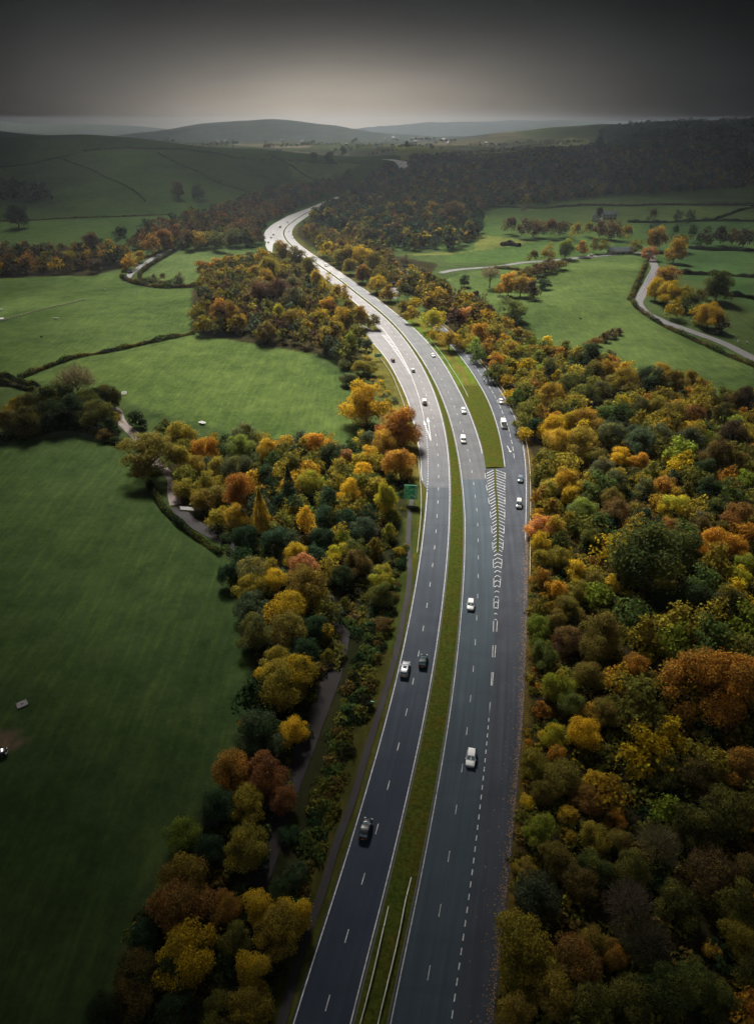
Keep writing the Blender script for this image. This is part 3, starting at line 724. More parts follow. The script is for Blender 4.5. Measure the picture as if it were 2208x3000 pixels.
TREES['F4'] = """70 465 110 AN r; 200 425 115 AV r =amber tree between the far carriageways; 300 475 130 BV r; 385 525 120 VN r; 130 545 155 NV r; 25 565 110 AB r; 95 615 120 AB r; 205 605 115 BD r; 310 560 115 BV r; 270 645 120 WB r; 60 695 155 MB r =mauve brown tree in the left copse; 180 695 170 MC r; 290 745 155 WB r; 430 625 105 YN t =tall golden tree beside the far road; 500 655 100 YN t; 560 705 95 AN t; 612 705 85 AY t; 640 785 90 BA r; 500 795 120 AO r; 470 855 110 YN r; 600 875 135 AN r; 700 855 120 AB r; 180 855 95 LY t =lime-yellow tree on the pasture edge; 25 875 85 RB r; 310 855 105 AY r; 250 885 125 NB r
360 925 100 AN r; 410 885 100 GV r; 570 935 100 YN r; 690 945 110 gN r; 650 1045 100 LV t =lime tree behind the small green sign; 560 1005 95 RB r; 720 1025 80 GD r; 90 955 120 BD r; 480 955 100 BV r; 410 410 105 YN r; 480 435 110 AB r; 565 455 115 VN r; 640 455 120 NB r; 725 455 130 YN r; 690 575 95 RO r =rusty orange tree beside the far road; 800 505 120 BV r; 850 565 110 VB r; 790 635 105 YN r =golden tree beside the side road; 900 695 100 AB r; 1070 765 95 YN r; 1190 870 135 LY r =bright yellow-lime tree beside the slip road; 1180 690 115 BA r; 1050 605 110 VW r; 1000 685 110 VD r; 1250 725 110 AB r; 1215 965 100 YN r; 1300 1005 115 NA r =golden brown tree at the slip road mouth; 1400 855 115 PA r =salmon amber tree by the slip road; 1370 785 95 BA r; 1480 785 100 VD r; 1500 965 130 AO r; 1580 885 95 YN r; 1450 945 100 AB r; 1560 1055 115 OB r; 1620 1135 100 AO r; 1600 965 120 VN r; 1050 835 95 NA r; 970 790 90 BN r; 880 790 80 BA r; 560 560 110 BV r; 500 510 100 NB r; 760 700 80 AB r
740 1180 145 VN b =olive thicket beside the exit lane; 610 1160 90 VW b; 755 1425 265 AY r =big amber tree beside the exit lane; 1400 615 62 GD r =lone dark bush in the right pasture; 1570 575 120 TV z =sparse bare tree in the right pasture; 1630 670 70 AO r; 1130 560 80 TV z; 1010 470 60 TB z; 350 400 90 VN r; 660 1260 130 WV b; 860 470 100 BV r; 930 590 90 VB r; 690 640 90 BA r; 590 520 90 NB r; 980 880 85 BV r; 1110 960 60 VB b"""
TREES['F5'] = """40 525 135 AO r =amber tree in the right pasture; 120 535 130 BA r; 190 565 110 MD r; 275 525 90 GD b; 70 690 175 LW s =pale lime sparse tree in the right pasture; 150 455 100 BV b; 220 430 100 BM b; 300 405 110 MB b; 375 395 90 BV b; 415 295 110 Lg r =light green tree by the right lane; 520 290 90 OA r; 300 315 90 AV r; 200 340 80 VB r; 600 270 65 NB t; 660 275 75 NV r; 50 135 100 CB r; 150 155 110 CB r; 230 155 100 CR r; 310 155 110 CR r; 390 155 100 CB r; 480 175 75 NA t; 560 160 85 VN r; 640 165 100 CR r; 730 165 110 CR r; 810 185 95 AB r; 635 60 55 GD t =dark tree beside the white house; 985 70 60 CT t; 1150 80 55 GT t; 1235 80 60 GD t
1010 225 130 AC r =amber-maroon tree at the lane top; 965 325 95 PB d =pinkish dome tree at the lane top; 880 275 80 VN r; 1130 310 130 AB r; 1160 245 110 BV r; 1245 185 60 GD c; 1130 185 55 GD c; 970 180 45 GD c; 1330 215 100 CD r; 1430 205 110 CD r; 1520 215 100 CB r; 1595 225 115 CD r; 1080 475 125 RA r =rusty tree beside the pale lane; 1010 565 120 YN r =golden tree beside the pale lane; 1090 585 140 YN r; 1175 605 130 NV r; 1130 685 110 YN r; 1240 645 115 GV r; 1420 535 175 GV r =dark olive tree right of the pale lane; 1300 725 115 YN r; 1360 735 150 AY r =amber gold tree right of the pale lane; 1440 785 105 CR r; 1290 610 90 VB r
560 925 70 BR b; 610 900 80 BR b; 665 875 80 MB b; 715 850 80 BM b; 760 835 60 MB b; 565 1000 135 GD r =dark green tree at the end of the hedge; 200 960 95 BA b; 280 960 100 BA b; 360 970 100 BA b; 440 985 100 BN b; 680 1085 120 AB r; 780 1155 145 NB r; 600 1105 130 VB r; 1040 1115 125 AN r =golden bush by the right pasture; 1130 1165 155 NB r; 1230 1155 120 NB r; 1300 1200 110 AB r; 960 1140 155 WG r; 970 1210 130 GD r
765 1320 115 YL r =bright yellow-topped tree in the right wood; 765 1375 130 gG r; 900 1340 130 VW r; 1010 1350 130 VN r; 1130 1385 145 VB r; 1250 1395 155 RB r; 1590 1285 165 CD r; 1520 1305 140 BD r; 1450 1385 150 DV r; 50 955 110 AN r; 130 985 110 VN r; 60 1070 90 GD r; 160 1055 110 YN r; 230 1015 100 LV r; 320 1085 120 VW r; 430 1095 100 WG r; 120 1135 100 VN r; 230 1135 90 AN r; 160 1230 95 KG r; 72 1240 58 OA r =small orange tree by the slip road barrier; 210 1185 90 PA r; 300 1255 150 AV r; 360 1135 90 YN r; 430 1185 120 VG r; 460 1295 110 VN r; 550 1155 110 GV r; 560 1255 130 VG r; 650 1235 130 WB r
250 1375 110 OV r; 430 1440 155 YN r; 550 1435 175 AB r; 330 1480 165 YA r; 220 1470 120 GK r; 720 1490 150 WG r; 850 1525 145 WG r; 640 1390 110 BV r; 850 1230 110 BV r; 1060 1260 110 VB r; 1180 1280 110 GD r; 1350 1300 110 VB r; 110 1340 100 VN r; 700 1000 80 WB r; 480 1000 90 BV r; 20 800 110 AB r; 90 860 110 BA r; 170 880 100 BN r; 10 900 90 AO r; 500 1390 100 VG r; 380 1350 110 VN r"""
TREES['F3'] = """500 1060 230 TV z =bare spreading tree by the farm track; 720 1150 160 DV r =dark tree at the top of the farm track; 740 1300 115 NV r; 890 1290 110 GD r; 400 1160 190 GV r; 300 1180 180 GV r; 560 1190 170 VG r; 640 1170 150 DG r; 200 1210 160 VD r; 110 1230 140 NB r; 480 1240 190 GD r; 620 1270 180 VG r; 340 1280 180 DG r; 180 1310 180 DV r; 60 1310 160 BV r; 720 1350 110 GD r; 940 1330 80 GD b; 690 1400 120 BD b; 1300 600 110 VN r; 1375 540 100 GD r; 1480 600 175 BO r =rusty brown tree at the left copse end; 1440 440 90 WV b; 1560 650 120 AN r; 1440 680 100 VD r; 1340 680 110 NV r
600 135 105 CB r =lone dark maroon tree on the hill pasture; 800 90 110 GD r; 960 50 70 GD c; 1330 290 90 BO b; 1420 280 100 AO b; 1510 270 110 AB b; 1590 260 100 NA b; 1360 350 110 BN b; 1460 350 110 AB b; 1560 340 110 AN b; 1010 360 40 TB z; 1070 355 45 TB z; 1180 360 60 TV z; 450 230 90 NV r; 580 240 90 AB r; 690 230 80 OB r; 750 215 80 AN r; 850 260 90 AO r; 920 225 70 NA r; 1000 150 110 OB r; 1080 120 120 RB r; 1160 90 120 RC r; 1240 120 110 CB r; 1310 120 100 AN r; 1370 110 100 NV r; 1440 130 110 VW r; 1530 100 110 WV r; 1620 100 100 VG r; 300 260 110 VB r; 180 270 110 OB r; 70 270 120 CB r; 120 210 110 GD r; 30 200 100 GD r; 230 210 100 CD r"""
TREES['R1'] = """780 460 60 CB r =larger of two dark trees on the hill slope; 870 470 55 GD r =smaller of two dark trees on the hill slope; 75 575 85 DG r =dark tree at the left edge of the hill pasture; 965 420 16 DG r; 1443 320 44 GD r =dark tree on the far knoll; 1505 275 28 GD t; 1525 400 50 CD r; 1375 310 34 DG r"""
TREES['R2'] = """975 265 75 DG t =dark tree on the far right skyline; 770 295 36 GD r; 990 215 26 GD t; 640 540 28 TV t; 240 545 60 BA r; 320 560 100 CB r; 600 325 30 GD r; 130 262 34 GD r; 860 440 26 AO r"""

records = []
for fr, txt in TREES.items():
    ox, oy, s = FR[fr]
    for item in txt.replace('\n', ';').split(';'):
        item = item.strip()
        if not item: continue
        hero = None
        if '=' in item: item, hero = item.split('='); hero = hero.strip()
        a = item.split()
        cx, cy, w = ox+float(a[0])/s, oy+float(a[1])/s, float(a[2])/s
        records.append(dict(x=cx, y=cy, w=w, code=a[3], form=a[4], hero=hero, fr=fr))

def solve_tree(r):
    asp = ASP[r['form']]
    Rr = 4.0
    for _ in range(8):
        Rz = Rr*asp; clear = {'b': .0, 'z': .25, 'd': .0}.get(r['form'], .06)*Rr
        hcen = clear+Rz*.86
        p = at(r['x'], r['y'], hcen)
        Rr = min(14.0, max(.8, r['w']/2*depth_of(p)/FPX*1.24))
    # keep stems off the tarmac: step sideways to the verge the crown leans from
    x, y = p[0], p[1]
    if y < 1290:
        if y < 430: lo, hi = float(exl(y) if 203 < y < 396 else lcl(y))-.5, float(slr(y))+.8
        elif y < 745: lo, hi = float(lcl(y))-1.0, float(rcr(y))+.8
        else: lo, hi = float(lcl(y))-12.0, float(rcr(y))+.8
        m = (.8 if y < 430 and not r['hero'] else .55)*Rr+.8
        if 218 < y < 425 and float(rcr(y))+1 < x < float(sll(y))-1: pass
        elif lo-m < x < hi+m:
            g0 = at(r['x'], r['y'])
            cl, ch = (lcl(g0[1]), rcr(g0[1])) if g0[1] > 430 else (lcl(g0[1]), slr(g0[1]))
            x = lo-m if g0[0] < (float(cl)+float(ch))/2 else hi+m
    base = np.array([x, y, H(x, y)])
    return base, Rr, Rr*asp, hcen

# the 300 or so that show largest stand as trees of their own; the rest of the small ones become one mass below
records.sort(key=lambda r: -r['w'])
NT_ = 305
_nh = sum(1 for r in records if r['hero'])
keep, small = [], []
room = NT_-_nh
for r in records:
    if r['hero']: keep.append(r)
    elif room > 0: keep.append(r); room -= 1
    else: small.append(r)
records = keep
# labels: every tree is named by its look and by the distinctive tree it stands nearest to
heroes = [r for r in records if r['hero']]
ORD = ['first', 'second', 'third', 'fourth', 'fifth', 'sixth', 'seventh', 'eighth', 'ninth', 'tenth']
def describe(r):
    a, b = r['code']
    col = CN[a] if a == b else CN[a]+' and '+CN[b].replace('very ', '')
    noun = {'b': 'bush'}.get(r['form'], 'tree')
    form = {'r': '', 'b': 'low', 't': 'tall', 'w': 'slender', 'c': 'conical', 's': 'spreading', 'd': 'domed', 'z': 'bare'}[r['form']]
    return ' '.join(w for w in (form, col, noun) if w)
for r in records:
    if r['hero']: r['label'] = r['hero']; continue
    h = min(heroes, key=lambda h: math.hypot(h['x']-r['x'], (h['y']-r['y'])*1.0)-.3*h['w'])
    dx, dy = r['x']-h['x'], r['y']-h['y']
    if abs(dx) > abs(dy): rel = 'right of the' if dx > 0 else 'left of the'
    else: rel = 'in front of the' if dy > 0 else 'behind the'
    hn = h['hero']
    for cut in (' beside ', ' in the ', ' by the ', ' on the ', ' at the ', ' above ', ' overhanging ', ' near ', ' against ', ' below ', ' behind ', ' between ', ' right of '):
        pass
    r['label'] = describe(r)+' '+rel+' '+hn
def short(s, n=16):
    return s
from collections import defaultdict
grp = defaultdict(list)
for r in records: grp[r['label']].append(r)
for lab, rs in grp.items():
    if len(rs) > 1:
        rs.sort(key=lambda r: -r['y'])
        for i, r in enumerate(rs):
            r['label'] = ('nearer ' if i == 0 else 'farther ')+lab if len(rs) == 2 else ORD[i]+' nearest '+lab
for r in records:
    w_ = r['label'].split()
    if len(w_) > 16:
        for drop in ('spreading', 'distinctive', 'big', 'the', 'and'):
            while len(w_) > 16 and drop in w_[3:]: w_.remove(drop)
        r['label'] = ' '.join(w_[:16])

REG = dict(F6='trees of the left roadside copse', F9='trees of the left roadside copse', F8='trees of the right wood', F12='trees of the right wood', F4='trees along the middle of the dual carriageway', F5='trees of the right pastures and wood', F3='trees of the left farmland', R1='trees of the far hills', R2='trees of the far hills')
records.sort(key=lambda r: -r['w'])
for i, r in enumerate(records):
    base, Rr, Rz, hcen = solve_tree(r)
    lod = 0 if r['w'] > 62 else (1 if r['w'] > 34 else 2)
    var = i % (3 if lod == 0 else 3)
    kind = KIND[r['form']]
    root = empty(kind, base, (i*2.399) % 6.283)
    tag(root, r['label'], CAT[kind], REG[r['fr']] if not r['hero'] else REG[r['fr']])
    a, b = r['code']
    j = np.random.default_rng(i)
    shp = r['form'] if r['form'] != 'm' else 'r'
    cr = bpy.data.objects.new('crown', crown(shp, lod, var)); link(cr, root)
    k = j.uniform(.88, 1.14)*(1.66 if r['fr'] in ('F6', 'F9', 'F8', 'F12') else 1.22)
    cr.color = tuple(c*k for c in PAL[a])+(1,); cr['leaf_b'] = tuple(float(c*k) for c in PAL[b])
    cr.location = (0, 0, hcen); cr.scale = (Rr, Rr*float(j.uniform(.88, 1.1)), Rz)
    tk = bpy.data.objects.new('trunk', trunk(i % 4, r['form'] == 'z')); link(tk, root)
    tk.scale = (Rr*.8, Rr*.8, hcen)
    r['base'] = base; r['R'] = Rr
print('trees', len(records), 'lods', {k: len(v.polygons) for k, v in CROWNS.items()})

# ------------------------------------------------------------------ woods that read as one mass
def mass(name, label, cat, pos, rad, asp, cols, nleaf, group=None, lift=1.0, kind='stuff', size=.24):
    """one object: many rough crowns (or bramble mounds) of loose leaf clumps"""
    V, MV, TI = [], [], []
    n = len(pos)
    for i in range(n):
        p, nr, mv = PT[i % len(PT)]
        k = min(nleaf, len(p)); o = rng.integers(0, max(1, len(p)-k+1))
        q = p[o:o+k]*np.array([rad[i], rad[i], rad[i]*asp[i]])+np.array([pos[i][0], pos[i][1], pos[i][2]+rad[i]*asp[i]*lift])
        V.append(leaf_quads(q, nr[o:o+k], size*rad[i])); MV.append(mv[o:o+k]); TI.append(np.tile(cols[i], (k, 1)))
    V = np.concatenate(V); MV = np.concatenate(MV); TI = np.concatenate(TI)
    me = mesh_np(name, V, np.arange(len(V)).reshape(-1, 4), MAT['wood'])
    set_attr(me, 'mixv', np.repeat(MV, 4)); set_attr(me, 'vary', np.repeat(rng.uniform(0, 1, len(MV)), 4))
    a = me.color_attributes.new('tint', 'FLOAT_COLOR', 'POINT')
    TT = np.repeat(TI, 4, axis=0); a.data.foreach_set('color', np.concatenate([TT, np.ones((len(TT), 1))], 1).astype(np.float32).ravel())
    return tag(link(bpy.data.objects.new(name, me)), label, cat, group, kind)
PT = []
for s_ in range(6):
    p, nr, mv = crown_points(1000, 'r' if s_ % 3 else 't', 50+s_)
    o = rng.permutation(1000); PT.append((p[o], nr[o], mv[o]))

def fill(poly, spacing, jitter=.45):
    lo, hi = poly.min(0), poly.max(0)
    xs = np.arange(lo[0], hi[0], spacing); ys = np.arange(lo[1], hi[1], spacing)
    g = np.stack(np.meshgrid(xs, ys), -1).reshape(-1, 2)+rng.uniform(-jitter, jitter, (len(xs)*len(ys), 2))*spacing
    return g[inside(poly, g[:, 0], g[:, 1])]
def pick(codes, n):
    c = np.array([PAL[k] for k in codes])[rng.integers(0, len(codes), n)]
    return c*rng.uniform(.95, 1.6, (n, 1))
GLINT = ground_poly([(1120, 462), (1170, 462), (1210, 478), (1192, 512), (1170, 512), (1120, 484)])
CLEARP = [ground_poly(c_) for c_ in CLEAR]
def wood(label, pts, spacing, rad, codes, nleaf, asp=(.9, 1.3), lift=.9, size=.24):
    poly = ground_poly(disp(pts)); g = fill(poly, spacing)
    g = g[~inside(GLINT, g[:, 0], g[:, 1])]
    for c_ in CLEARP: g = g[~inside(c_, g[:, 0], g[:, 1])]
    d = np.array([min(abs(x-float(lcr(y))-0), abs(x-float(rcr(y)))) if y < 1300 else 99 for x, y in g])
    g = g[d > 14] if len(g) else g
    keep = [not (y < 1300 and float(lcl(y))-16 < x < float(rcr(y))+6) for x, y in g]; g = g[np.array(keep, bool)] if len(g) else g
    if size < .1 and len(g):   # leave room for the trees that stand on their own
        bs = np.array([r['base'][:2] for r in records]); br = np.array([r['R'] for r in records])
        dd = np.hypot(g[:, None, 0]-bs[None, :, 0], g[:, None, 1]-bs[None, :, 1]-.5*br[None, :]*0)
        g = g[(dd > .62*br[None, :]+1.4).all(1)]
        # nothing in front (towards the camera) tall enough to cover a tree of its own
        f = np.stack([bs[:, 0], bs[:, 1]], 1); u = -f/np.linalg.norm(f, axis=1, keepdims=True)
        q = f+u*(br[:, None]*.9); dd = np.hypot(g[:, None, 0]-q[None, :, 0], g[:, None, 1]-q[None, :, 1])
        g = g[(dd > .6*br[None, :]).all(1)]
    pos = [(x, y, H(x, y)) for x, y in g]; n = len(pos)
    print('wood', label, n)
    if n == 0: return
    mass('woodland', label, 'wood', pos, rng.uniform(rad*.75, rad*1.3, n), rng.uniform(*asp, n), pick(codes, n)*(.68 if size > .1 else 1.0), nleaf, lift=lift, size=size)
wood('dark autumn woodland filling the valley in the middle distance', [(640, 462), (700, 440), (800, 400), (838, 375), (900, 352), (980, 352), (1100, 350), (1300, 326), (1420, 332), (1700, 342), (1700, 408), (1400, 426), (1200, 448), (1060, 456), (1045, 520), (1000, 548), (860, 552), (770, 528), (700, 492)], 10.5, 6.0, 'DGKCBGKWCBVGMBN', 80)
wood('maroon and brown wood left of the far road bend', [(300, 530), (330, 505), (420, 480), (520, 450), (600, 420), (700, 405), (760, 400), (700, 450), (640, 468), (585, 490), (575, 540), (450, 545), (400, 550), (280, 552)], 9.0, 5.2, 'CBWVGDBMR', 160, (.9, 1.3), .9, .16)
wood('belt of dark trees along the foot of the left hill', [(-150, 552), (100, 560), (250, 548), (285, 575), (200, 598), (-150, 612)], 9.0, 5.0, 'CBGDVAB', 170, (.9, 1.3), .9, .16)
wood('dark plantation on the left hill pasture', [(-150, 415), (60, 412), (100, 422), (115, 444), (-150, 450)], 10, 6.0, 'DGD', 60)
wood('mixed autumn wood between the far road and the left pasture', [(440, 628), (470, 590), (580, 566), (690, 640), (770, 690), (800, 760), (815, 800), (760, 800), (640, 755), (440, 735)], 8.0, 4.2, 'BVNMWVB', 200, (.9, 1.3), .9, .15)
wood('autumn trees along the right side of the far road', [(650, 486), (740, 525), (850, 560), (870, 600), (990, 640), (1090, 700), (1110, 750), (1010, 745), (900, 650), (760, 575), (680, 535), (650, 512)], 8.0, 4.4, 'BVNABVM', 200, (.9, 1.3), .9, .15)
wood('dark conifer hillside on the right skyline', [(1310, 292), (1450, 275), (1560, 272), (1720, 272), (1720, 325), (1420, 322), (1330, 310)], 24, 11, 'GDKG', 40)
ps, rs, as_, cs = [], [], [], []
for r in small:
    base, Rr, Rz, hcen = solve_tree(r); ps.append(base); rs.append(Rr); as_.append(Rz/Rr); cs.append((np.array(PAL[r['code'][0]])*.55+np.array(PAL[r['code'][1]])*.45)*1.1)
mass('woodland', 'smaller autumn trees standing in and around the woods and hedges', 'wood', ps, np.array(rs), np.array(as_), cs, 880, lift=.9, size=.078)
wood('low shaded trees filling the gaps of the left roadside copse', [(400, 990), (500, 970), (780, 990), (860, 950), (915, 920), (915, 1060), (880, 1180), (860, 1280), (740, 1310), (700, 1480), (660, 1650), (620, 1850), (560, 2050), (480, 2300), (220, 2300), (280, 2080), (370, 1850), (500, 1700), (575, 1500), (530, 1300), (515, 1200), (400, 1100)], 7.0, 3.9, 'GgVWNVNVNA', 860, (.8, 1.15), .8, .066)
wood('low shaded trees filling the gaps of the right wood', [(1000, 750), (1100, 880), (1185, 1040), (1190, 1230), (1180, 1500), (1160, 1800), (1120, 2300), (1800, 2300), (1800, 1400), (1700, 900), (1450, 860), (1300, 795), (1130, 750)], 8.2, 4.7, 'VNNVgNAYVNOLV', 880, (.75, 1.05), .75, .068)
wood('outer trees of the right wood reaching away from the road', [(1790, 930), (2350, 930), (2500, 1500), (2700, 2300), (1800, 2300)], 9.5, 5.2, 'VBNVGBgVDB', 330, (.75, 1.05), .75, .11)
wood('dark shrubs and small trees hiding the shaded lane beside the bramble bank', [(735, 1330), (790, 1330), (800, 1450), (760, 1560), (700, 1700), (660, 1830), (630, 1960), (580, 2110), (540, 2245), (470, 2245), (560, 2050), (620, 1880), (660, 1740), (715, 1600), (745, 1480)], 4.2, 2.6, 'GgGVgBVD', 420, (.8, 1.2), .8, .105)
# scattered trees and field belts of the far valley
pos = []
for k in range(260):
    x0, y0 = rng.uniform(-2400, 2300), rng.uniform(2350, 6000); a = rng.choice([0.15, -.2, 1.3, .6]); L = rng.uniform(20, 260)
    for s_ in np.arange(0, L, 13.0):
        if H(x0, y0) > 55: break
        x, y = x0+math.cos(a)*s_+rng.normal(0, 3), y0+math.sin(a)*s_+rng.normal(0, 3)
        pos.append((x, y, H(x, y)))
n = len(pos)
mass('far_tree_belts', 'scattered dark tree belts dividing the pale fields of the far valley', 'trees', pos, rng.uniform(4, 9, n), rng.uniform(.7, 1.1, n), pick('DGKCGDB', n), 26, lift=.7, size=.34)
# undergrowth: bramble and bracken below the trees and along the verges
def scrub(label, pts, spacing, rad, codes, nleaf, native=False, asp=(.35, .6)):
    poly = ground_poly(pts if native else disp(pts)); g = fill(poly, spacing)
    keep = np.array([not (y < 430 and float(lcl(y))-4.4 < x < float(slr(y))+1.7) and not (200 < y < 400 and float(exl(y))-4.5 < x < float(slr(y))) for x, y in g], bool)
    g = g[keep]; n = len(g)
    print('scrub', label, n)
    mass('undergrowth', label, 'undergrowth', [(x, y, H(x, y)) for x, y in g], rng.uniform(rad*.6, rad*1.5, n), rng.uniform(*asp, n), pick(codes, n), int(nleaf*1.7), lift=.35, size=.12)
scrub('dark green bramble bank between the footpath and the left copse', [(888, 1180), (900, 1260), (890, 1340), (868, 1440), (835, 1560), (795, 1680), (750, 1800), (712, 1930), (675, 2060), (625, 2245), (540, 2245), (600, 2050), (650, 1900), (690, 1750), (730, 1600), (770, 1480), (820, 1350), (850, 1240)], 1.7, 1.6, 'GgVGVBDg', 150)
scrub('olive and rust bushes spilling over the right verge', [(1168, 1050), (1166, 1230), (1156, 1450), (1140, 1700), (1118, 1950), (1075, 2245), (1160, 2245), (1200, 1950), (1215, 1700), (1225, 1450), (1225, 1250), (1210, 1080)], 2.4, 1.5, 'VNBVBOgN', 110)
scrub('brown bracken and brambles on the floor of the right wood', [(1200, 1000), (1652, 900), (1780, 900), (1780, 2300), (1150, 2300), (1200, 1900), (1220, 1400)], 3.8, 2.6, 'BVGVVBN', 90)
scrub('bracken and brambles on the floor of the left copse', [(400, 990), (760, 990), (900, 960), (900, 1090), (860, 1180), (820, 1330), (720, 1500), (640, 1700), (560, 2000), (480, 2400), (200, 2400), (330, 2000), (520, 1700), (580, 1500), (520, 1250), (420, 1100)], 3.6, 2.2, 'VGBgVD', 80)
scrub('rough olive thicket beside the exit lane', [(770, 800), (800, 770), (850, 850), (890, 920), (860, 930), (800, 900)], 3.5, 1.6, 'VNWVA', 90)
# ------------------------------------------------------------------ hedges and walls
def hedge(name, label, cat, pts, hgt, wid, codes, native=True, leaf=.3, dens=1.0, group='field hedges'):
    P = np.array([at(*q)[:2] for q in (pts if native else disp(pts))])
    seg = np.concatenate([[0], np.cumsum(np.linalg.norm(np.diff(P, axis=0), axis=1))])
    n = int(min(9000, max(300, seg[-1]*hgt*wid*26*dens/(leaf*leaf*9))))
    s = rng.uniform(0, seg[-1], n)
    x = pchip(seg, P[:, 0], s); y = pchip(seg, P[:, 1], s)
    dx = pchip(seg, P[:, 0], s+.5)-x; dy = pchip(seg, P[:, 1], s+.5)-y; L = np.hypot(dx, dy)+1e-9
    off = rng.uniform(-1, 1, n)*wid/2; env = 1+.35*np.sin(s/4.3)+.25*np.sin(s/1.7+2)+.2*np.sin(s/11)
    X = x+dy/L*off; Y = y-dx/L*off
    zz = rng.uniform(0.05, 1, n)*hgt*env*np.sqrt(np.clip(1-(off/wid*1.6)**2, .1, 1))
    pos = np.stack([X, Y, np.array([H(a, b) for a, b in zip(X, Y)])+zz], 1)
    nr = unit(np.stack([dy/L*off, -dx/L*off, zz*.5+.2], 1)+rng.normal(0, .5, (n, 3)))
    v = leaf_quads(pos, nr, leaf)
    me = mesh_np(name, v, np.arange(len(v)).reshape(-1, 4), MAT['wood'])
    set_attr(me, 'mixv', np.repeat(rng.uniform(0, 1, n), 4)); set_attr(me, 'vary', np.repeat(rng.uniform(0, 1, n), 4))
    cp = np.array([PAL[k] for k in codes]); ci = ((s/7+rng.uniform(0, 2, n)).astype(int)) % len(codes)
    a = me.color_attributes.new('tint', 'FLOAT_COLOR', 'POINT')
    a.data.foreach_set('color', np.concatenate([np.repeat(cp[ci], 4, 0), np.ones((n*4, 1))], 1).astype(np.float32).ravel())
    return tag(link(bpy.data.objects.new(name, me)), label, cat, group)
def F3(*p): return [(a/2.2446, 650+b/2.2446) for a, b in p]
def F5(*p): return [(1472+a/2.2446, 600+b/2.2446) for a, b in p]
def F6(*p): return [(300+a/1.8356, 1200+b/1.8356) for a, b in p]
def R1(*p): return [(a/1.4964, 250+b/1.4964) for a, b in p]
def R2(*p): return [(1104+a/1.4964, 250+b/1.4964) for a, b in p]
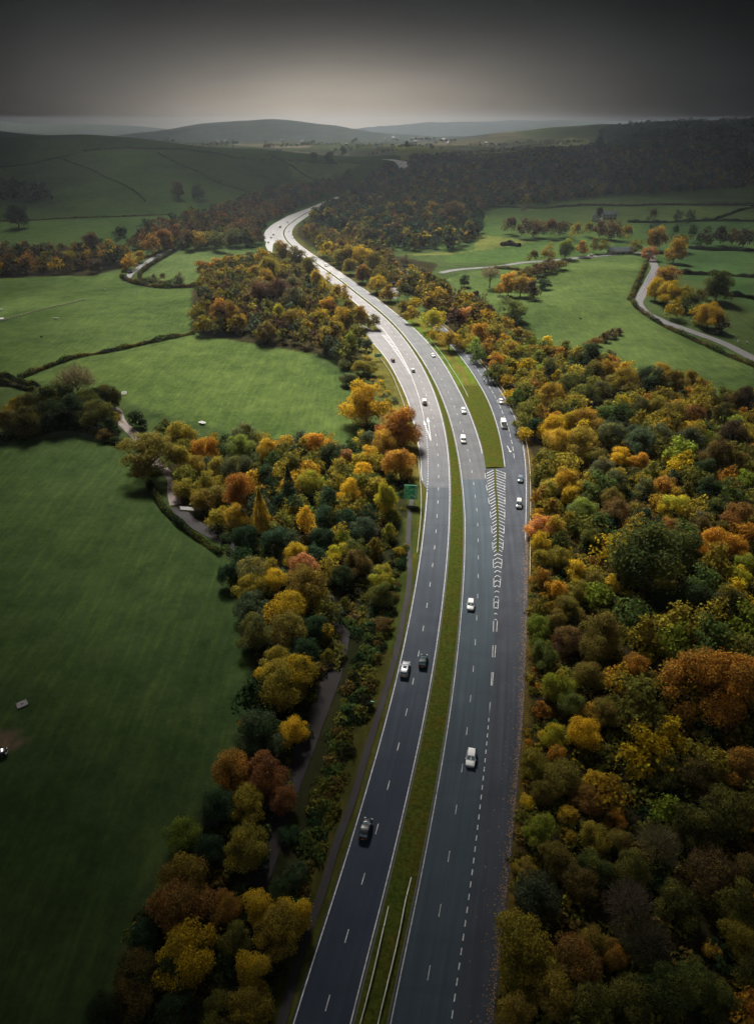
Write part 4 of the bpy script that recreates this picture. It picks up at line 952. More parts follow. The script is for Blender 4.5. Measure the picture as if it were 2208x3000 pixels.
HG = [
    ('long dark hedge dividing the two left pastures', F3((125, 1035), (300, 965), (520, 890), (720, 855), (950, 805), (1100, 770), (1280, 735)), 2.0, 2.4, 'GDVB', .28),
    ('upper hedge of the farm track at the left edge', F3((-80, 1025), (60, 1035), (160, 1065), (260, 1100)), 2.2, 2.4, 'GVD', .28),
    ('lower hedge of the farm track at the left edge', F3((-80, 1060), (60, 1075), (150, 1100), (240, 1125)), 2.0, 2.2, 'DGV', .28),
    ('curved brown hedge around the small green pasture', F3((800, 365), (840, 390), (920, 412), (1050, 432), (1200, 432), (1420, 422)), 3.2, 3.6, 'BVGM', .34),
    ('inner hedge beside the left country lane', F3((1165, 185), (1065, 245), (970, 305), (925, 345), (935, 385), (1040, 405), (1200, 405)), 3.2, 3.0, 'DBG', .34),
    ('hedge with brown leaves above the left country lane', F3((1140, 165), (1000, 225), (880, 270), (810, 330)), 2.4, 3.0, 'BAV', .36),
    ('dark hedge along the foot of the large left field', F3((-60, 1440), (120, 1420), (330, 1370), (560, 1370), (700, 1430), (820, 1480)), 2.5, 4.0, 'DGBV', .3),
    ('dark hedge between the large left field and the pale track', F6((250, 400), (330, 530), (430, 630), (540, 710), (640, 780)), 1.6, 2.2, 'GDGV', .2),
    ('hedge below the pale country lane on the right', F5((850, 640), (880, 680), (960, 740), (1080, 810), (1250, 890), (1420, 970), (1660, 1070), (1750, 1110)), 2.2, 3.0, 'BVGD', .26),
    ('hedge left of the pale country lane', F5((940, 400), (900, 480), (865, 560), (835, 630)), 3.2, 4.0, 'VBG', .36),
    ('long dark hedge below the upper right pasture', F5((1120, 450), (1300, 460), (1460, 465), (1660, 480)), 2.6, 4.5, 'DGC', .4),
    ('second dark hedge in the right pastures', F5((1450, 600), (1560, 605), (1680, 630)), 2.4, 4.0, 'DG', .4),
    ('dark hedge beside the upper right pasture', F5((1220, 290), (1400, 300), (1520, 300), (1680, 305)), 2.4, 4.0, 'DGC', .45),
    ('dark hedge right of the white house', F5((820, 115), (1000, 118), (1200, 112), (1680, 112)), 2.2, 3.5, 'DG', .5),
    ('slanting dark wall across the upper right pasture', F5((1400, 95), (1500, 60), (1620, 25), (1700, 15)), 2.0, 4.0, 'D', .5),
    ('thin dark hedge at the top of the upper right pasture', F5((350, 15), (560, 5), (800, 10), (1200, 4), (1680, 8)), 2.0, 4.0, 'D', .5),
    ('hedge beside the right hand country lane and pasture', F5((-60, 420), (60, 425), (200, 455), (330, 395), (420, 370)), 2.0, 3.0, 'BMV', .36),
    ('dark bushy hedge in the small yellow pasture', F5((-10, 270), (40, 265), (110, 275)), 3.0, 5.0, 'DMC', .4),
    ('upper dark wall on the left hill slope', R1((690, 296), (735, 320), (790, 348), (850, 372), (905, 402), (960, 430), (1035, 452), (1100, 470)), 1.5, 2.0, 'DG', .4),
    ('lower dark wall on the left hill slope', R1((250, 318), (330, 345), (395, 368), (460, 402), (530, 430), (600, 472), (640, 510)), 1.4, 2.0, 'DG', .4),
    ('dark wall right of the left hill pasture', R1((1180, 300), (1230, 328), (1290, 362), (1340, 398), (1395, 420)), 1.8, 2.6, 'DG', .45),
    ('faint wall climbing the far left of the hill pasture', R1((0, 360), (110, 350), (240, 322), (330, 305)), 1.3, 1.8, 'DG', .4),
    ('dark hedge between the hill pasture and the small far fields', R1((1010, 318), (1120, 328), (1220, 326), (1330, 336), (1480, 345)), 2.0, 2.6, 'DGB', .45),
    ('dark hedge along the crest of the left hill', R1((370, 290), (450, 280), (550, 277), (700, 280), (840, 288), (930, 298), (1005, 312)), 2.0, 4.0, 'DG', .7),
    ('straight dark fence line across the lower hill pasture', R1((0, 598), (200, 590), (400, 580), (600, 574), (740, 568)), 1.5, 2.0, 'DB', .45),
    ('dark hedge below the far right green fields', R2((410, 338), (520, 328), (640, 318), (720, 300), (800, 275)), 2.4, 6.0, 'D', .8),
    ('middle dark hedge of the far right green fields', R2((440, 318), (560, 300), (660, 285), (800, 268)), 2.4, 6.0, 'D', .8),
    ('upper dark hedge of the far right green fields', R2((470, 290), (560, 282), (680, 262), (840, 258)), 2.4, 6.0, 'D', .8),
    ('dark hedge at the foot of the right hand dark wood', R2((470, 535), (700, 540), (900, 528), (1250, 526), (1700, 522)), 2.0, 3.5, 'D', .5),
]
for lab, pts, h_, w_, cd, lf in HG: hedge('hedge', lab, 'hedge', pts, h_, w_, cd, leaf=lf)

# ------------------------------------------------------------------ vehicles
def carpaint(name, col, rough=.3, metal=.0): return plain('paint_'+name, col, rough, metal, .7, .04, .6)
PAINT = dict(white=carpaint('white', (.78, .78, .77)), silver=carpaint('silver', (.42, .42, .46), .35, .35), black=carpaint('black', (.012, .015, .020), .25), green=carpaint('dark_green', (.010, .030, .032), .25),
             red=carpaint('dark_red', (.12, .015, .02)), blue=carpaint('slate_blue', (.12, .16, .20)), navy=carpaint('navy', (.02, .025, .05)), grey=carpaint('grey', (.20, .21, .22)), cream=carpaint('pale', (.62, .60, .57)))
GLASS = plain('dark_glass', (.02, .035, .045), .08, 0, .5, .05)
GLASSL = plain('glass_painted_sky_sheen', (.10, .16, .19), .07, 0, .5, .05)  # sky reflection on the screens painted in as a paler glass colour
TYRE = plain('tyre', (.02, .02, .02), .8); RIM = plain('alloy', (.45, .45, .46), .35, .8)
LAMPG = plain('lamp_glass', (.70, .72, .74), .1); TAIL = plain('tail_lens', (.45, .012, .012), .2); PLW = plain('plate_white', (.8, .8, .78)); PLY = plain('plate_yellow', (.75, .55, .08)); DARK = plain('dark_trim', (.02, .02, .022), .6)
SPEC = {  # L, W, H, nose->windscreen base, windscreen top, roof end, rear glass base (m from the front), belt height, bonnet height
    'hatch': (4.1, 1.76, 1.47, 1.05, 1.85, 3.55, 4.00, .95, .92), 'saloon': (4.6, 1.80, 1.43, 1.25, 2.10, 3.35, 4.00, .92, .88),
    'estate': (4.7, 1.84, 1.52, 1.25, 2.05, 4.20, 4.60, .96, .92), 'suv': (4.5, 1.88, 1.70, 1.15, 1.85, 4.05, 4.40, 1.08, 1.06),
    'van': (4.9, 1.92, 1.90, .90, 1.65, 4.78, 4.86, 1.10, 1.05), 'bigvan': (5.9, 2.05, 2.55, .85, 1.65, 5.82, 5.88, 1.25, 1.15), 'mpv': (4.5, 1.85, 1.78, .95, 1.75, 4.25, 4.46, 1.02, .98)}
def build_car(kind, col, roofcol=None, sunroof=False):
    L, W, Hh, a0, a1, b1, b0, belt, bon = SPEC[kind]; w = W/2
    root = empty({'van': 'panel_van', 'bigvan': 'panel_van', 'mpv': 'people_carrier'}.get(kind, 'car'), (0, 0, 0))
    pm = PAINT[col]
    # y runs forward; the front bumper is at +L/2
    fy = lambda d: L/2-d
    st = [(0.0, .30, .62, .70), (.10, .24, .72, .84), (.45, .22, bon-.10, .94), (a0, .22, bon+.02, 1.0), (L*.5, .22, belt, 1.0), (L-.7, .22, belt+.01, .99), (L-.14, .26, belt-.02, .93), (L, .36, belt-.16, .84)]
    if kind == 'saloon': st[5] = (L-.7, .22, belt+.02, .99)
    V, Fc = [], []
    for d, zb, zt, k in st:
        hw = w*k
        for x, z in ((-hw*.86, zb), (-hw*.99, zb+.16), (-hw, (zb+zt)/2), (-hw*.97, zt-.10), (-hw*.86, zt-.015), (-hw*.4, zt+.02), (hw*.4, zt+.02), (hw*.86, zt-.015), (hw*.97, zt-.10), (hw, (zb+zt)/2), (hw*.99, zb+.16), (hw*.86, zb)):
            V.append((x, fy(d), z))
    n = 12
    for i in range(len(st)-1):
        for k in range(n): Fc.append((i*n+k, (i+1)*n+k, (i+1)*n+(k+1) % n, i*n+(k+1) % n))
    Fc += [tuple(range(n)), tuple((len(st)-1)*n+k for k in range(n))[::-1]]
    # greenhouse grows out of the same shell
    o = len(V); wb, wt = w*.90, w*(.74 if kind not in ('van', 'bigvan') else .86)
    zr = Hh
    rows = [(a0-.02, b0+.02, wb, belt-.06), (a0+(a1-a0)*.12, b0-(b0-b1)*.12, wb*.985, belt+(zr-belt)*.12), (a1-.06, b1+.05, wt*1.02, zr-.07), (a1+.10, b1-.10, wt*.93, zr-.005)]
    for d0, d1, hw, z in rows:
        V += [(-hw, fy(d0), z), (0, fy(d0)+.05, z+.01), (hw, fy(d0), z), (hw*1.02, fy((d0+d1)/2), z+.015), (hw*.97, fy(d1), z), (0, fy(d1)-.03, z+.01), (-hw*.97, fy(d1), z), (-hw*1.02, fy((d0+d1)/2), z+.015)]
    for i in range(3):
        for k in range(8): Fc.append((o+i*8+k, o+i*8+(k+1) % 8, o+(i+1)*8+(k+1) % 8, o+(i+1)*8+k))
    V.append((0, fy((a1+b1)/2), zr+.03)); c = len(V)-1
    for k in range(8): Fc.append((o+24+k, o+24+(k+1) % 8, c))
    body = link(bpy.data.objects.new('body', mesh_py('body', V, Fc, pm, True)), root)
    try: body.data.set_sharp_from_angle(angle=R(38))
    except Exception: pass
    def face(pts, off, name, mat, thick=.012):
        p = [np.array(q, float) for q in pts]; nn = np.cross(p[1]-p[0], p[2]-p[0]); nn /= np.linalg.norm(nn)
        mb = MB(); a = [q+nn*off for q in p]; b = [q-nn*thick for q in p]; m = len(p)
        mb.add(a+b, [tuple(range(m)), tuple(range(2*m-1, m-1, -1))]+[(i, m+i, m+(i+1) % m, (i+1) % m) for i in range(m)])
        return mb.build(name, mat, root)
    def lerp(a, b, t): return tuple(a[i]+(b[i]-a[i])*t for i in range(3))
    A, B = rows[1], rows[2]
    z0, z1 = A[3], B[3]
    face([(-A[2]*.93, fy(A[0]), z0+.02), (0, fy(A[0])+.05, z0+.03), (A[2]*.93, fy(A[0]), z0+.02), (B[2]*.92, fy(B[0]), z1-.01), (0, fy(B[0])+.05, z1), (-B[2]*.92, fy(B[0]), z1-.01)], .075, 'windscreen', GLASSL)
    if kind not in ('bigvan',):
        face([(A[2]*.88, fy(A[1]), z0+.10), (-A[2]*.88, fy(A[1]), z0+.10), (-B[2]*.86, fy(B[1]), z1-.02), (B[2]*.86, fy(B[1]), z1-.02)], .03, 'rear_window', GLASSL)
    for s in (1, -1):
        e0, e1 = (A[0]+.12, A[1]-.12) if kind not in ('van', 'bigvan') else (A[0]+.12, A[0]+1.15)
        t0, t1 = (B[0]+.06, B[1]-.08) if kind not in ('van', 'bigvan') else (B[0]+.06, A[0]+1.15)
        q = [(s*(A[2]*1.01), fy(e0), z0+.03), (s*(A[2]*1.01), fy(e1), z0+.03), (s*(B[2]*1.01), fy(t1), z1-.02), (s*(B[2]*1.01), fy(t0), z1-.02)]
        face(q if s < 0 else q[::-1], .028, 'side_window', GLASS)
        mb = MB(); mb.box((s*(w+.09), fy(a0+.25), belt+.05), (.10, .06, .07), 0, .8); mb.build('wing_mirror', pm, root)
        mb = MB(); mb.box((s*w*.68, fy(.10), .68), (.20, .10, .08), 0, .7); mb.build('headlight', LAMPG, root)
        mb = MB(); mb.box((s*w*.72, fy(L-.05), belt-.14), (.11, .07, .11), 0, .9); mb.build('tail_light', TAIL, root)
        for yy in (.82, L-.85):
            mb = MB(); x = s*(w-.10)
            mb.tube([(x-.11, fy(yy), .32), (x-.09, fy(yy), .32), (x+.09, fy(yy), .32), (x+.11, fy(yy), .32)], [.27, .32, .32, .27], 18)
            wh = mb.build('wheel', TYRE, root, True)
            mb = MB(); mb.tube([(x+s*.09, fy(yy), .32), (x+s*.122, fy(yy), .32)], [.2, .17], 12); mb.build('rim', RIM, wh)
    mb = MB(); mb.box((0, fy(.03), .46), (w*.42, .045, .07)); mb.build('grille', DARK, root)
    mb = MB(); mb.box((0, fy(-.025), .40), (.26, .012, .055)); mb.build('front_plate', PLW, root)
    mb = MB(); mb.box((0, fy(L+.012), .62), (.26, .012, .055)); mb.build('rear_plate', PLY, root)
    if kind in ('estate', 'suv'):
        for s in (1, -1):
            mb = MB(); mb.tube([(s*wt*.9, fy(a1+.25), zr+.0), (s*wt*.9, fy(a1+.35), zr+.06), (s*wt*.9, fy(b1-.35), zr+.06), (s*wt*.9, fy(b1-.25), zr)], .02, 6); mb.build('roof_rail', RIM, root)
    if sunroof:
        mb = MB(); mb.box((0, fy(a1+.75), zr+.025), (wt*.6, .36, .012)); mb.build('sunroof', GLASS, root)
    if roofcol:
        mb = MB(); mb.box((0, fy((a1+b1)/2), zr+.05), (wt*.9, (b1-a1)*.46, .05), 0, .92); mb.build('raised_roof', PAINT[roofcol], root)
        mb = MB(); mb.box((0, fy((a1+b1)/2-.1), zr+.11), (.22, .22, .02)); mb.build('roof_hatch', DARK, root)
    return root
def put(root, nx, ny, xf=None, dirn=1, label='', cat='car', group=None, z=0.7, yaw=None, gz=0.0):
    p = at(nx, ny, z)
    root.location = (p[0], p[1], max(gz, 0.0) if xf else H(p[0], p[1])+.22)
    if yaw is None:
        s = float(xf(p[1]+3)-xf(p[1]-3))/6; yaw = -math.atan(s)
        if dirn < 0: yaw += math.pi
    root.rotation_euler = (0, 0, yaw); tag(root, label, cat, group)
    return root
GL, GR, GS = 'vehicles driving away on the left carriageway', 'vehicles coming towards the camera on the right carriageway', 'vehicles on the slip road'
put(build_car('hatch', 'black'), 1071, 2428, lcr, 1, 'black hatchback nearest the camera, close to the left edge line', 'car', GL)
put(build_car('estate', 'silver', None, True), 1186, 1960, lcr, 1, 'silver estate car with a dark sunroof on the left carriageway', 'car', GL)
put(build_car('hatch', 'green'), 1239, 1936, lcr, 1, 'dark green hatchback overtaking the silver estate car', 'car', GL)
put(build_car('van', 'cream'), 1242, 1177, lcr, 1, 'pale van just beyond the white road arrows', 'van', GL)
put(build_car('hatch', 'white'), 1209, 1084, lcr, 1, 'white car between the dark red car and the central grass strip', 'car', GL)
put(build_car('hatch', 'red'), 1150, 1055, exl, 1, 'dark red car in the exit lane by the small green sign', 'car', GL)
put(build_car('hatch', 'silver'), 1057.7, 900, lcr, 1, 'silver car passing the roadside trees beyond the exit lane', 'car', GL)
put(build_car('hatch', 'white'), 1379, 2219, rcl, -1, 'white hatchback nearest the camera on the right carriageway', 'car', GR)
put(build_car('hatch', 'white'), 1378, 1771, rcl, -1, 'white car on the right carriageway next to the chevron tip', 'car', GR)
put(build_car('van', 'white'), 1356, 1289, rcl, -1, 'white van beside the green island on the right carriageway', 'van', GR)
put(build_car('suv', 'white'), 1357, 1204, rcl, -1, 'white off-roader behind the white van on the right carriageway', 'car', GR)
put(build_car('saloon', 'white'), 1268, 1040, rcl, -1, 'white saloon alone on the right carriageway beyond the green island', 'car', GR)
put(build_car('hatch', 'white'), 1467, 1176, slr, -1, 'small white car last on the slip road', 'car', GS)
put(build_car('bigvan', 'white'), 1474, 1243, slr, -1, 'large white panel van on the slip road', 'van', GS, 1.0)
put(build_car('hatch', 'blue'), 1523, 1403, slr, -1, 'slate blue car on the slip road between two vans', 'car', GS)
put(build_car('mpv', 'grey', 'white'), 1519, 1477, slr, -1, 'grey camper van with a white roof and dark roof hatch', 'van', GS)
far = [('hatch', 'navy', 786, 710, 'lowest of three dark cars on the far left bend', 1), ('hatch', 'black', 794, 696, 'middle of three dark cars on the far left bend', 1), ('suv', 'navy', 801, 687, 'highest of three dark cars on the far left bend', 1),
       ('bigvan', 'white', 821, 665, 'large white van on the far left bend', 1), ('hatch', 'white', 842, 650, 'farthest white car at the top of the road bend', 1), ('hatch', 'red', 833, 727, 'dark red car by the trees between the far roads', 1),
       ('hatch', 'navy', 847, 679, 'highest of three dark cars right of the far median', -1), ('hatch', 'blue', 853, 689, 'middle of three dark cars right of the far median', -1), ('hatch', 'black', 858, 696, 'lowest of three dark cars right of the far median', -1), ('van', 'white', 955, 778, 'white van on the far right carriageway where it narrows', -1)]
for k, c, x, y, lab, dr in far: put(build_car(k, c), x, y, lcr, dr, lab, 'van' if 'van' in k else 'car', 'far vehicles on the road bend')
put(build_car('hatch', 'navy'), 382, 798, None, 1, 'dark car on the left country lane, nearer the bend', 'car', 'cars on the country lanes', yaw=R(-40))
put(build_car('hatch', 'blue'), 401, 777, None, 1, 'blue grey car farther up the left country lane', 'car', 'cars on the country lanes', yaw=R(-55))
put(build_car('estate', 'white'), 1162, 794, None, 1, 'white car on the side road among trees', 'car', 'cars on the side road', yaw=R(80))
put(build_car('hatch', 'black'), 1151, 833, None, 1, 'black car on the side road, left of the navy car', 'car', 'cars on the side road', yaw=R(-55))
put(build_car('hatch', 'navy'), 1167, 835, None, 1, 'navy car on the side road, right of the black car', 'car', 'cars on the side road', yaw=R(-20))
put(build_car('mpv', 'white'), 1729, 749, None, 1, 'white people carrier parked at the edge of the right pasture', 'van', 'white vehicles by the right pasture', yaw=R(75))
put(build_car('hatch', 'white'), 1666, 759, None, 1, 'white car left of the parked people carrier by the pasture', 'car', 'white vehicles by the right pasture', yaw=R(82))
c_ = put(build_car('suv', 'black'), -17, 2210, None, 1, 'dark vehicle on the bare earth patch, cut by the left edge', 'car', None, .6, yaw=R(-70)); c_.location.z -= .15
for ch_ in c_.children:
    if ch_.name.startswith(('windscreen', 'rear_window')): ch_.data.materials[0] = GLASS

# ------------------------------------------------------------------ signs
SG = plain('sign_green', (.03, .58, .27), .45, var=.06); SGL = plain('sign_green_bright', (.03, .45, .18), .45, var=.06); SW = plain('sign_white', (.90, .93, .90), .5, var=.05); SY = plain('sign_yellow', (.75, .48, .03), .5); SB = plain('sign_blue', (.02, .17, .50), .5); SR = plain('sign_red', (.42, .05, .03), .5)
def sign(name, nx, ny, label, Ws, Hs, lift, yaw, pieces, post_x, board=SG, border=True):
    """nx, ny = centre of the board in the photo; pieces are raised panels on the front face (-y local)"""
    p = at(nx, ny, lift+Hs/2)
    root = empty(name, (p[0], p[1], H(p[0], p[1])), yaw); tag(root, label, 'sign')
    mb = MB(); mb.box((0, 0, lift+Hs/2), (Ws/2, .05, Hs/2)); mb.build('board', board, root)
    if border:
        mb = MB(); bw = .09
        for c, h in (((0, -.056, lift+Hs-bw), (Ws/2-.04, .006, bw*.6)), ((0, -.056, lift+bw), (Ws/2-.04, .006, bw*.6)), ((-Ws/2+bw, -.057, lift+Hs/2), (bw*.6, .006, Hs/2-.1)), ((Ws/2-bw, -.057, lift+Hs/2), (bw*.6, .006, Hs/2-.1))): mb.box(c, h)
        mb.build('border', SW, root)
    for nm, mat, parts in pieces:
        mb = MB()
        for kind, *q in parts:
            if kind == 'box': x, z, hw, hh = q; mb.box((x, -.062, lift+z), (hw, .008, hh))
            else:  # bar between two points
                x0, z0, x1, z1, w_ = q; dx, dz = x1-x0, z1-z0; l_ = math.hypot(dx, dz); ux, uz = -dz/l_*w_/2, dx/l_*w_/2
                fr_ = [(x0+ux, -.074, lift+z0+uz), (x0-ux, -.074, lift+z0-uz), (x1-ux, -.074, lift+z1-uz), (x1+ux, -.074, lift+z1+uz)]
                bk_ = [(a, -.054, c) for a, _, c in fr_]
                mb.add(fr_+bk_, [(0, 1, 2, 3), (7, 6, 5, 4), (0, 4, 5, 1), (1, 5, 6, 2), (2, 6, 7, 3), (3, 7, 4, 0)])
        mb.build(nm, mat, root)
    for x in post_x:
        mb = MB(); mb.tube([(x, .10, -.2), (x, .10, lift+Hs*.9)], .06, 8); mb.build('post', MAT['post'], root)
    return root
W1, H1 = 4.15, 5.0
def row(z, *segs): return [('box', x, z, l/2, .055) for x, l in segs]
lines = []
for z, segs in ((4.55, ((-1.2, 1.1),)), (4.2, ((-1.1, .8),)), (3.9, ((-1.15, .7),)), (3.5, ((.45, 1.0), (-1.1, .6))), (3.15, ((-.1, 1.2),)), (1.25, ((-.75, 1.5),)), (.95, ((-.55, 1.0),)), (.6, ((-.8, 1.3),)), (1.9, ((-1.2, .9),)), (2.3, ((-1.1, 1.1),))): lines += row(z, *segs)
sign('direction_sign', 1203, 1442, 'large green direction sign with a white arrow beside the left carriageway', W1, H1, 1.6, R(-6), [
    ('blue_panel', SB, [('box', .62, 4.45, .45, .32)]), ('yellow_panel', SY, [('box', 1.55, 4.25, .18, .50)]),
    ('arrow', SW, [('bar', 1.5, .25, 1.5, 3.7, .30), ('bar', 1.5, .8, -.1, 1.75, .28), ('bar', -.1, 1.75, .12, 1.78, .2)]), ('lettering', SW, lines)], (-1.3, 1.2))
sign('exit_sign', 1107, 1041, 'small green and white sign on two posts where the exit lane begins', 3.3, 1.9, 1.7, R(-4), [
    ('white_panel', SW, [('box', -.55, 1.62, 1.0, .22), ('box', -1.42, .8, .14, .7)]), ('lettering', SW, [('box', -.6, .85, .3, .15), ('box', .95, .7, .12, .55), ('box', .3, .5, .25, .06)])], (-.9, .8), SGL, False)
sign('marker_sign', 1090, 2059, 'small dark green square marker sign in the grass by the footpath', .75, .8, .6, R(-12), [('arrow', SW, [('bar', -.2, .2, .2, .58, .08), ('bar', .2, .58, .2, .3, .08)])], (0,), SG, False)
sign('hazard_sign', 1078.5, 952, 'red and white upright sign at the exit nose by the trees', 1.1, 1.9, .5, R(-10), [('white_panel', SW, [('box', 0, 1.35, .42, .35)])], (-.3, .3), SR, False)

# ------------------------------------------------------------------ safety barriers
def barrier(label, pts, hgt=.62, face=.15, mat='barrier', xf=None, y0=0, y1=0, sp=3.2):
    if xf is None:
        P = [at(a, b, hgt)[:2] for a, b in pts]; P = np.array(P)
    else:
        ys = np.arange(y0, y1, 4.0); P = np.stack([xf(ys), ys], 1)
    seg = np.concatenate([[0], np.cumsum(np.linalg.norm(np.diff(P, axis=0), axis=1))]); s = np.arange(0, seg[-1], 1.6)
    x = pchip(seg, P[:, 0], s); y = pchip(seg, P[:, 1], s)
    root = empty('crash_barrier', (x[0], y[0], H(x[0], y[0]))); tag(root, label, 'barrier', 'steel safety barriers')
    o = np.array([x[0], y[0], H(x[0], y[0])])
    dx, dy = np.gradient(x), np.gradient(y); L = np.hypot(dx, dy)
    prof = [(-.03, -.15), (.05, -.11), (.05, -.05), (-.03, 0), (.05, .05), (.05, .11), (-.03, .15), (-.055, .15), (-.055, -.15)]
    n = len(prof); V, Fc = [], []
    for i in range(len(s)):
        zb = hgt*np.clip(min(s[i], seg[-1]-s[i])/6, .25, 1)+max(0, H(x[i], y[i]))-o[2]
        for u, v in prof: V.append((x[i]+dy[i]/L[i]*u*1.2-o[0], y[i]-dx[i]/L[i]*u*1.2-o[1], zb+v))
    for i in range(len(s)-1):
        for k in range(n): Fc.append((i*n+k, (i+1)*n+k, (i+1)*n+(k+1) % n, i*n+(k+1) % n))
    link(bpy.data.objects.new('rail', mesh_py('rail', V, Fc, MAT[mat])), root)
    mb = MB(); mb.box((0, 0, hgt/2-.1), (.04, .06, hgt/2+.12)); pm = mesh_py('post', mb.v, mb.f, MAT['post'])
    k = 0
    for i in range(2, len(s)-2, 2):
        if k >= 95: break
        q = bpy.data.objects.new('post', pm); link(q, root); k += 1
        q.location = (x[i]-o[0], y[i]-o[1], max(0, H(x[i], y[i]))-o[2])
    return root
barrier('steel barrier nearest the left carriageway in the central strip', [(1137.5, 2652), (1119, 2735), (1098, 2830), (1076, 2920), (1054, 3000), (1034, 3070)])
barrier('steel barrier nearest the right carriageway in the central strip', [(1204, 2567), (1187, 2640), (1170, 2730), (1145, 2840), (1123, 2930), (1106, 3000), (1090, 3065)])
barrier('long pale barrier outside the slip road bend under the right trees', None, xf=lambda Y: slr(Y)+1.35, y0=146, y1=425)
barrier('pale barrier on the grass between the right carriageway and the slip road', [(1371, 1161), (1352, 1127), (1325, 1084), (1300, 1045), (1275, 1013), (1255, 991)])
barrier('pale barrier on the left verge below the large green sign', [(1221.7, 1616), (1231, 1530), (1234, 1468), (1230, 1400), (1224, 1330)])
barrier('broken pale barrier on the verge outside the exit lane', [(1200, 1232), (1192, 1210), (1178, 1171), (1164, 1136), (1150, 1103), (1128, 1068), (1100, 1032)])

# ------------------------------------------------------------------ things in the fields
TIMB = plain('pale_timber', (.62, .58, .48), .8); WHT = plain('white_metal', (.72, .72, .70), .5); GREYT = plain('weathered_grey', (.13, .12, .12), .8)
P = [at(a, b)[:2] for a, b in [(-30, 951), (30, 935), (90, 919), (150, 904), (200, 892), (252, 879)]]; P = np.array(P)
root = empty('rail_fence', (P[0][0], P[0][1], H(*P[0]))); tag(root, 'pale rail fence running straight across the upper left pasture', 'fence')
seg = np.concatenate([[0], np.cumsum(np.linalg.norm(np.diff(P, axis=0), axis=1))]); s = np.arange(0, seg[-1], 2.4)
fx, fy_ = np.interp(s, seg, P[:, 0]), np.interp(s, seg, P[:, 1]); o = np.array(root.location)
for hgt in (.45, .95):
    mb = MB(); mb.tube([(a-o[0], b-o[1], H(a, b)+hgt-o[2]) for a, b in zip(fx, fy_)], .15, 5); mb.build('rail', TIMB, root)
mb = MB(); mb.box((0, 0, .5), (.07, .07, .65)); pm = mesh_py('post', mb.v, mb.f, TIMB)
for a, b in zip(fx, fy_):
    q = bpy.data.objects.new('post', pm); link(q, root); q.location = (a-o[0], b-o[1], H(a, b)-o[2])

def sheep(nx, ny, label, yaw, white=True, cat='sheep', s=1.0):
    p = at(nx, ny, .5)
    m = bpy.data.meshes.get('sheep_body_'+str(white))
    if m is None:
        v = [(-.50, 0, .62), (-.25, 0, .68), (.1, 0, .69), (.40, 0, .66), (.60, 0, .80), (.80, 0, .84), (.98, 0, .72),
             (-.42, .16, .36), (-.40, .16, .02), (-.42, -.16, .36), (-.40, -.16, .02), (.34, .15, .36), (.36, .15, .02), (.34, -.15, .36), (.36, -.15, .02), (.74, .16, .92), (.74, -.16, .92), (-.66, 0, .50)]
        e = [(0, 1), (1, 2), (2, 3), (3, 4), (4, 5), (5, 6), (0, 7), (7, 8), (0, 9), (9, 10), (3, 11), (11, 12), (3, 13), (13, 14), (5, 15), (5, 16), (0, 17)]
        rad = [.26, .33, .33, .28, .17, .13, .07, .08, .045, .08, .045, .075, .045, .075, .045, .03, .03, .05]
        m = bpy.data.meshes.new('sheep_body_'+str(white)); m.from_pydata(v, e, []); m.update(); m['r'] = rad
        m.materials.append(plain('fleece_'+('white' if white else 'dark'), (.88, .87, .84) if white else (.03, .025, .02), .95, var=.15, scale=9))
    o = bpy.data.objects.new('sheep', m); COL.objects.link(o)
    o.modifiers.new('skin', 'SKIN'); ss = o.modifiers.new('sub', 'SUBSURF'); ss.levels = ss.render_levels = 2
    if not m.skin_vertices:
        bpy.context.view_layer.objects.active = o
    for i, rr in enumerate(m['r']):
        if m.skin_vertices: m.skin_vertices[0].data[i].radius = (rr, rr)
    if m.skin_vertices: m.skin_vertices[0].data[1].use_root = True
    o.location = (p[0], p[1], H(p[0], p[1])); o.rotation_euler = (0, 0, yaw); o.scale = (s, s, s)
    return tag(o, label, cat, 'sheep grazing in the pastures')
sheep(307, 850, 'left of the two white sheep in the upper left pasture', .2, s=1.15); sheep(400, 859, 'right of the two white sheep in the upper left pasture', 2.9, s=1.15)
sheep(4, 908, 'white sheep above the pale fence at the left edge', .1, s=1.25); sheep(2160, 999, 'left of two white sheep beside the right country lane', 1.2); sheep(2186, 1002, 'right of two white sheep beside the right country lane', .4)
sheep(122, 986, 'black sheep alone in the upper left pasture', .7, False); sheep(1699, 933, 'black sheep alone in the right pasture', 2.2, False)
# feed trough, ring feeder, cart, trailer, slab
p = at(165, 933, .3); root = empty('feed_trough', (p[0], p[1], H(p[0], p[1])), R(8)); tag(root, 'white oblong feed trough below the pale fence', 'trough')
mb = MB()
for c, h in (((0, 0, .35), (1.45, .28, .03)), ((0, .29, .5), (1.45, .03, .18)), ((0, -.29, .5), (1.45, .03, .18)), ((1.43, 0, .5), (.03, .26, .18)), ((-1.43, 0, .5), (.03, .26, .18))): mb.box(c, h)
mb.build('tray', WHT, root)
for x in (-1.1, 1.1):
    for y in (-.2, .2): mb = MB(); mb.box((x, y, .16), (.04, .04, .17)); mb.build('leg', GREYT, root)
p = at(364, 1152.5, .4); root = empty('ring_feeder', (p[0], p[1], H(p[0], p[1]))); tag(root, 'white ring feeder near the farm track in the middle pasture', 'feeder')
for z in (.15, .6, 1.0):
    mb = MB(); mb.tube([(1.0*math.cos(a), 1.0*math.sin(a), z) for a in np.linspace(0, 2*math.pi, 25)], .09, 6); mb.build('hoop', WHT, root)
mb = MB(); mb.tube([(0, 0, 0), (0, 0, .35), (0, 0, .5)], [.7, .65, .3], 12); mb.build('hay', plain('hay', (.25, .18, .08), .9), root)
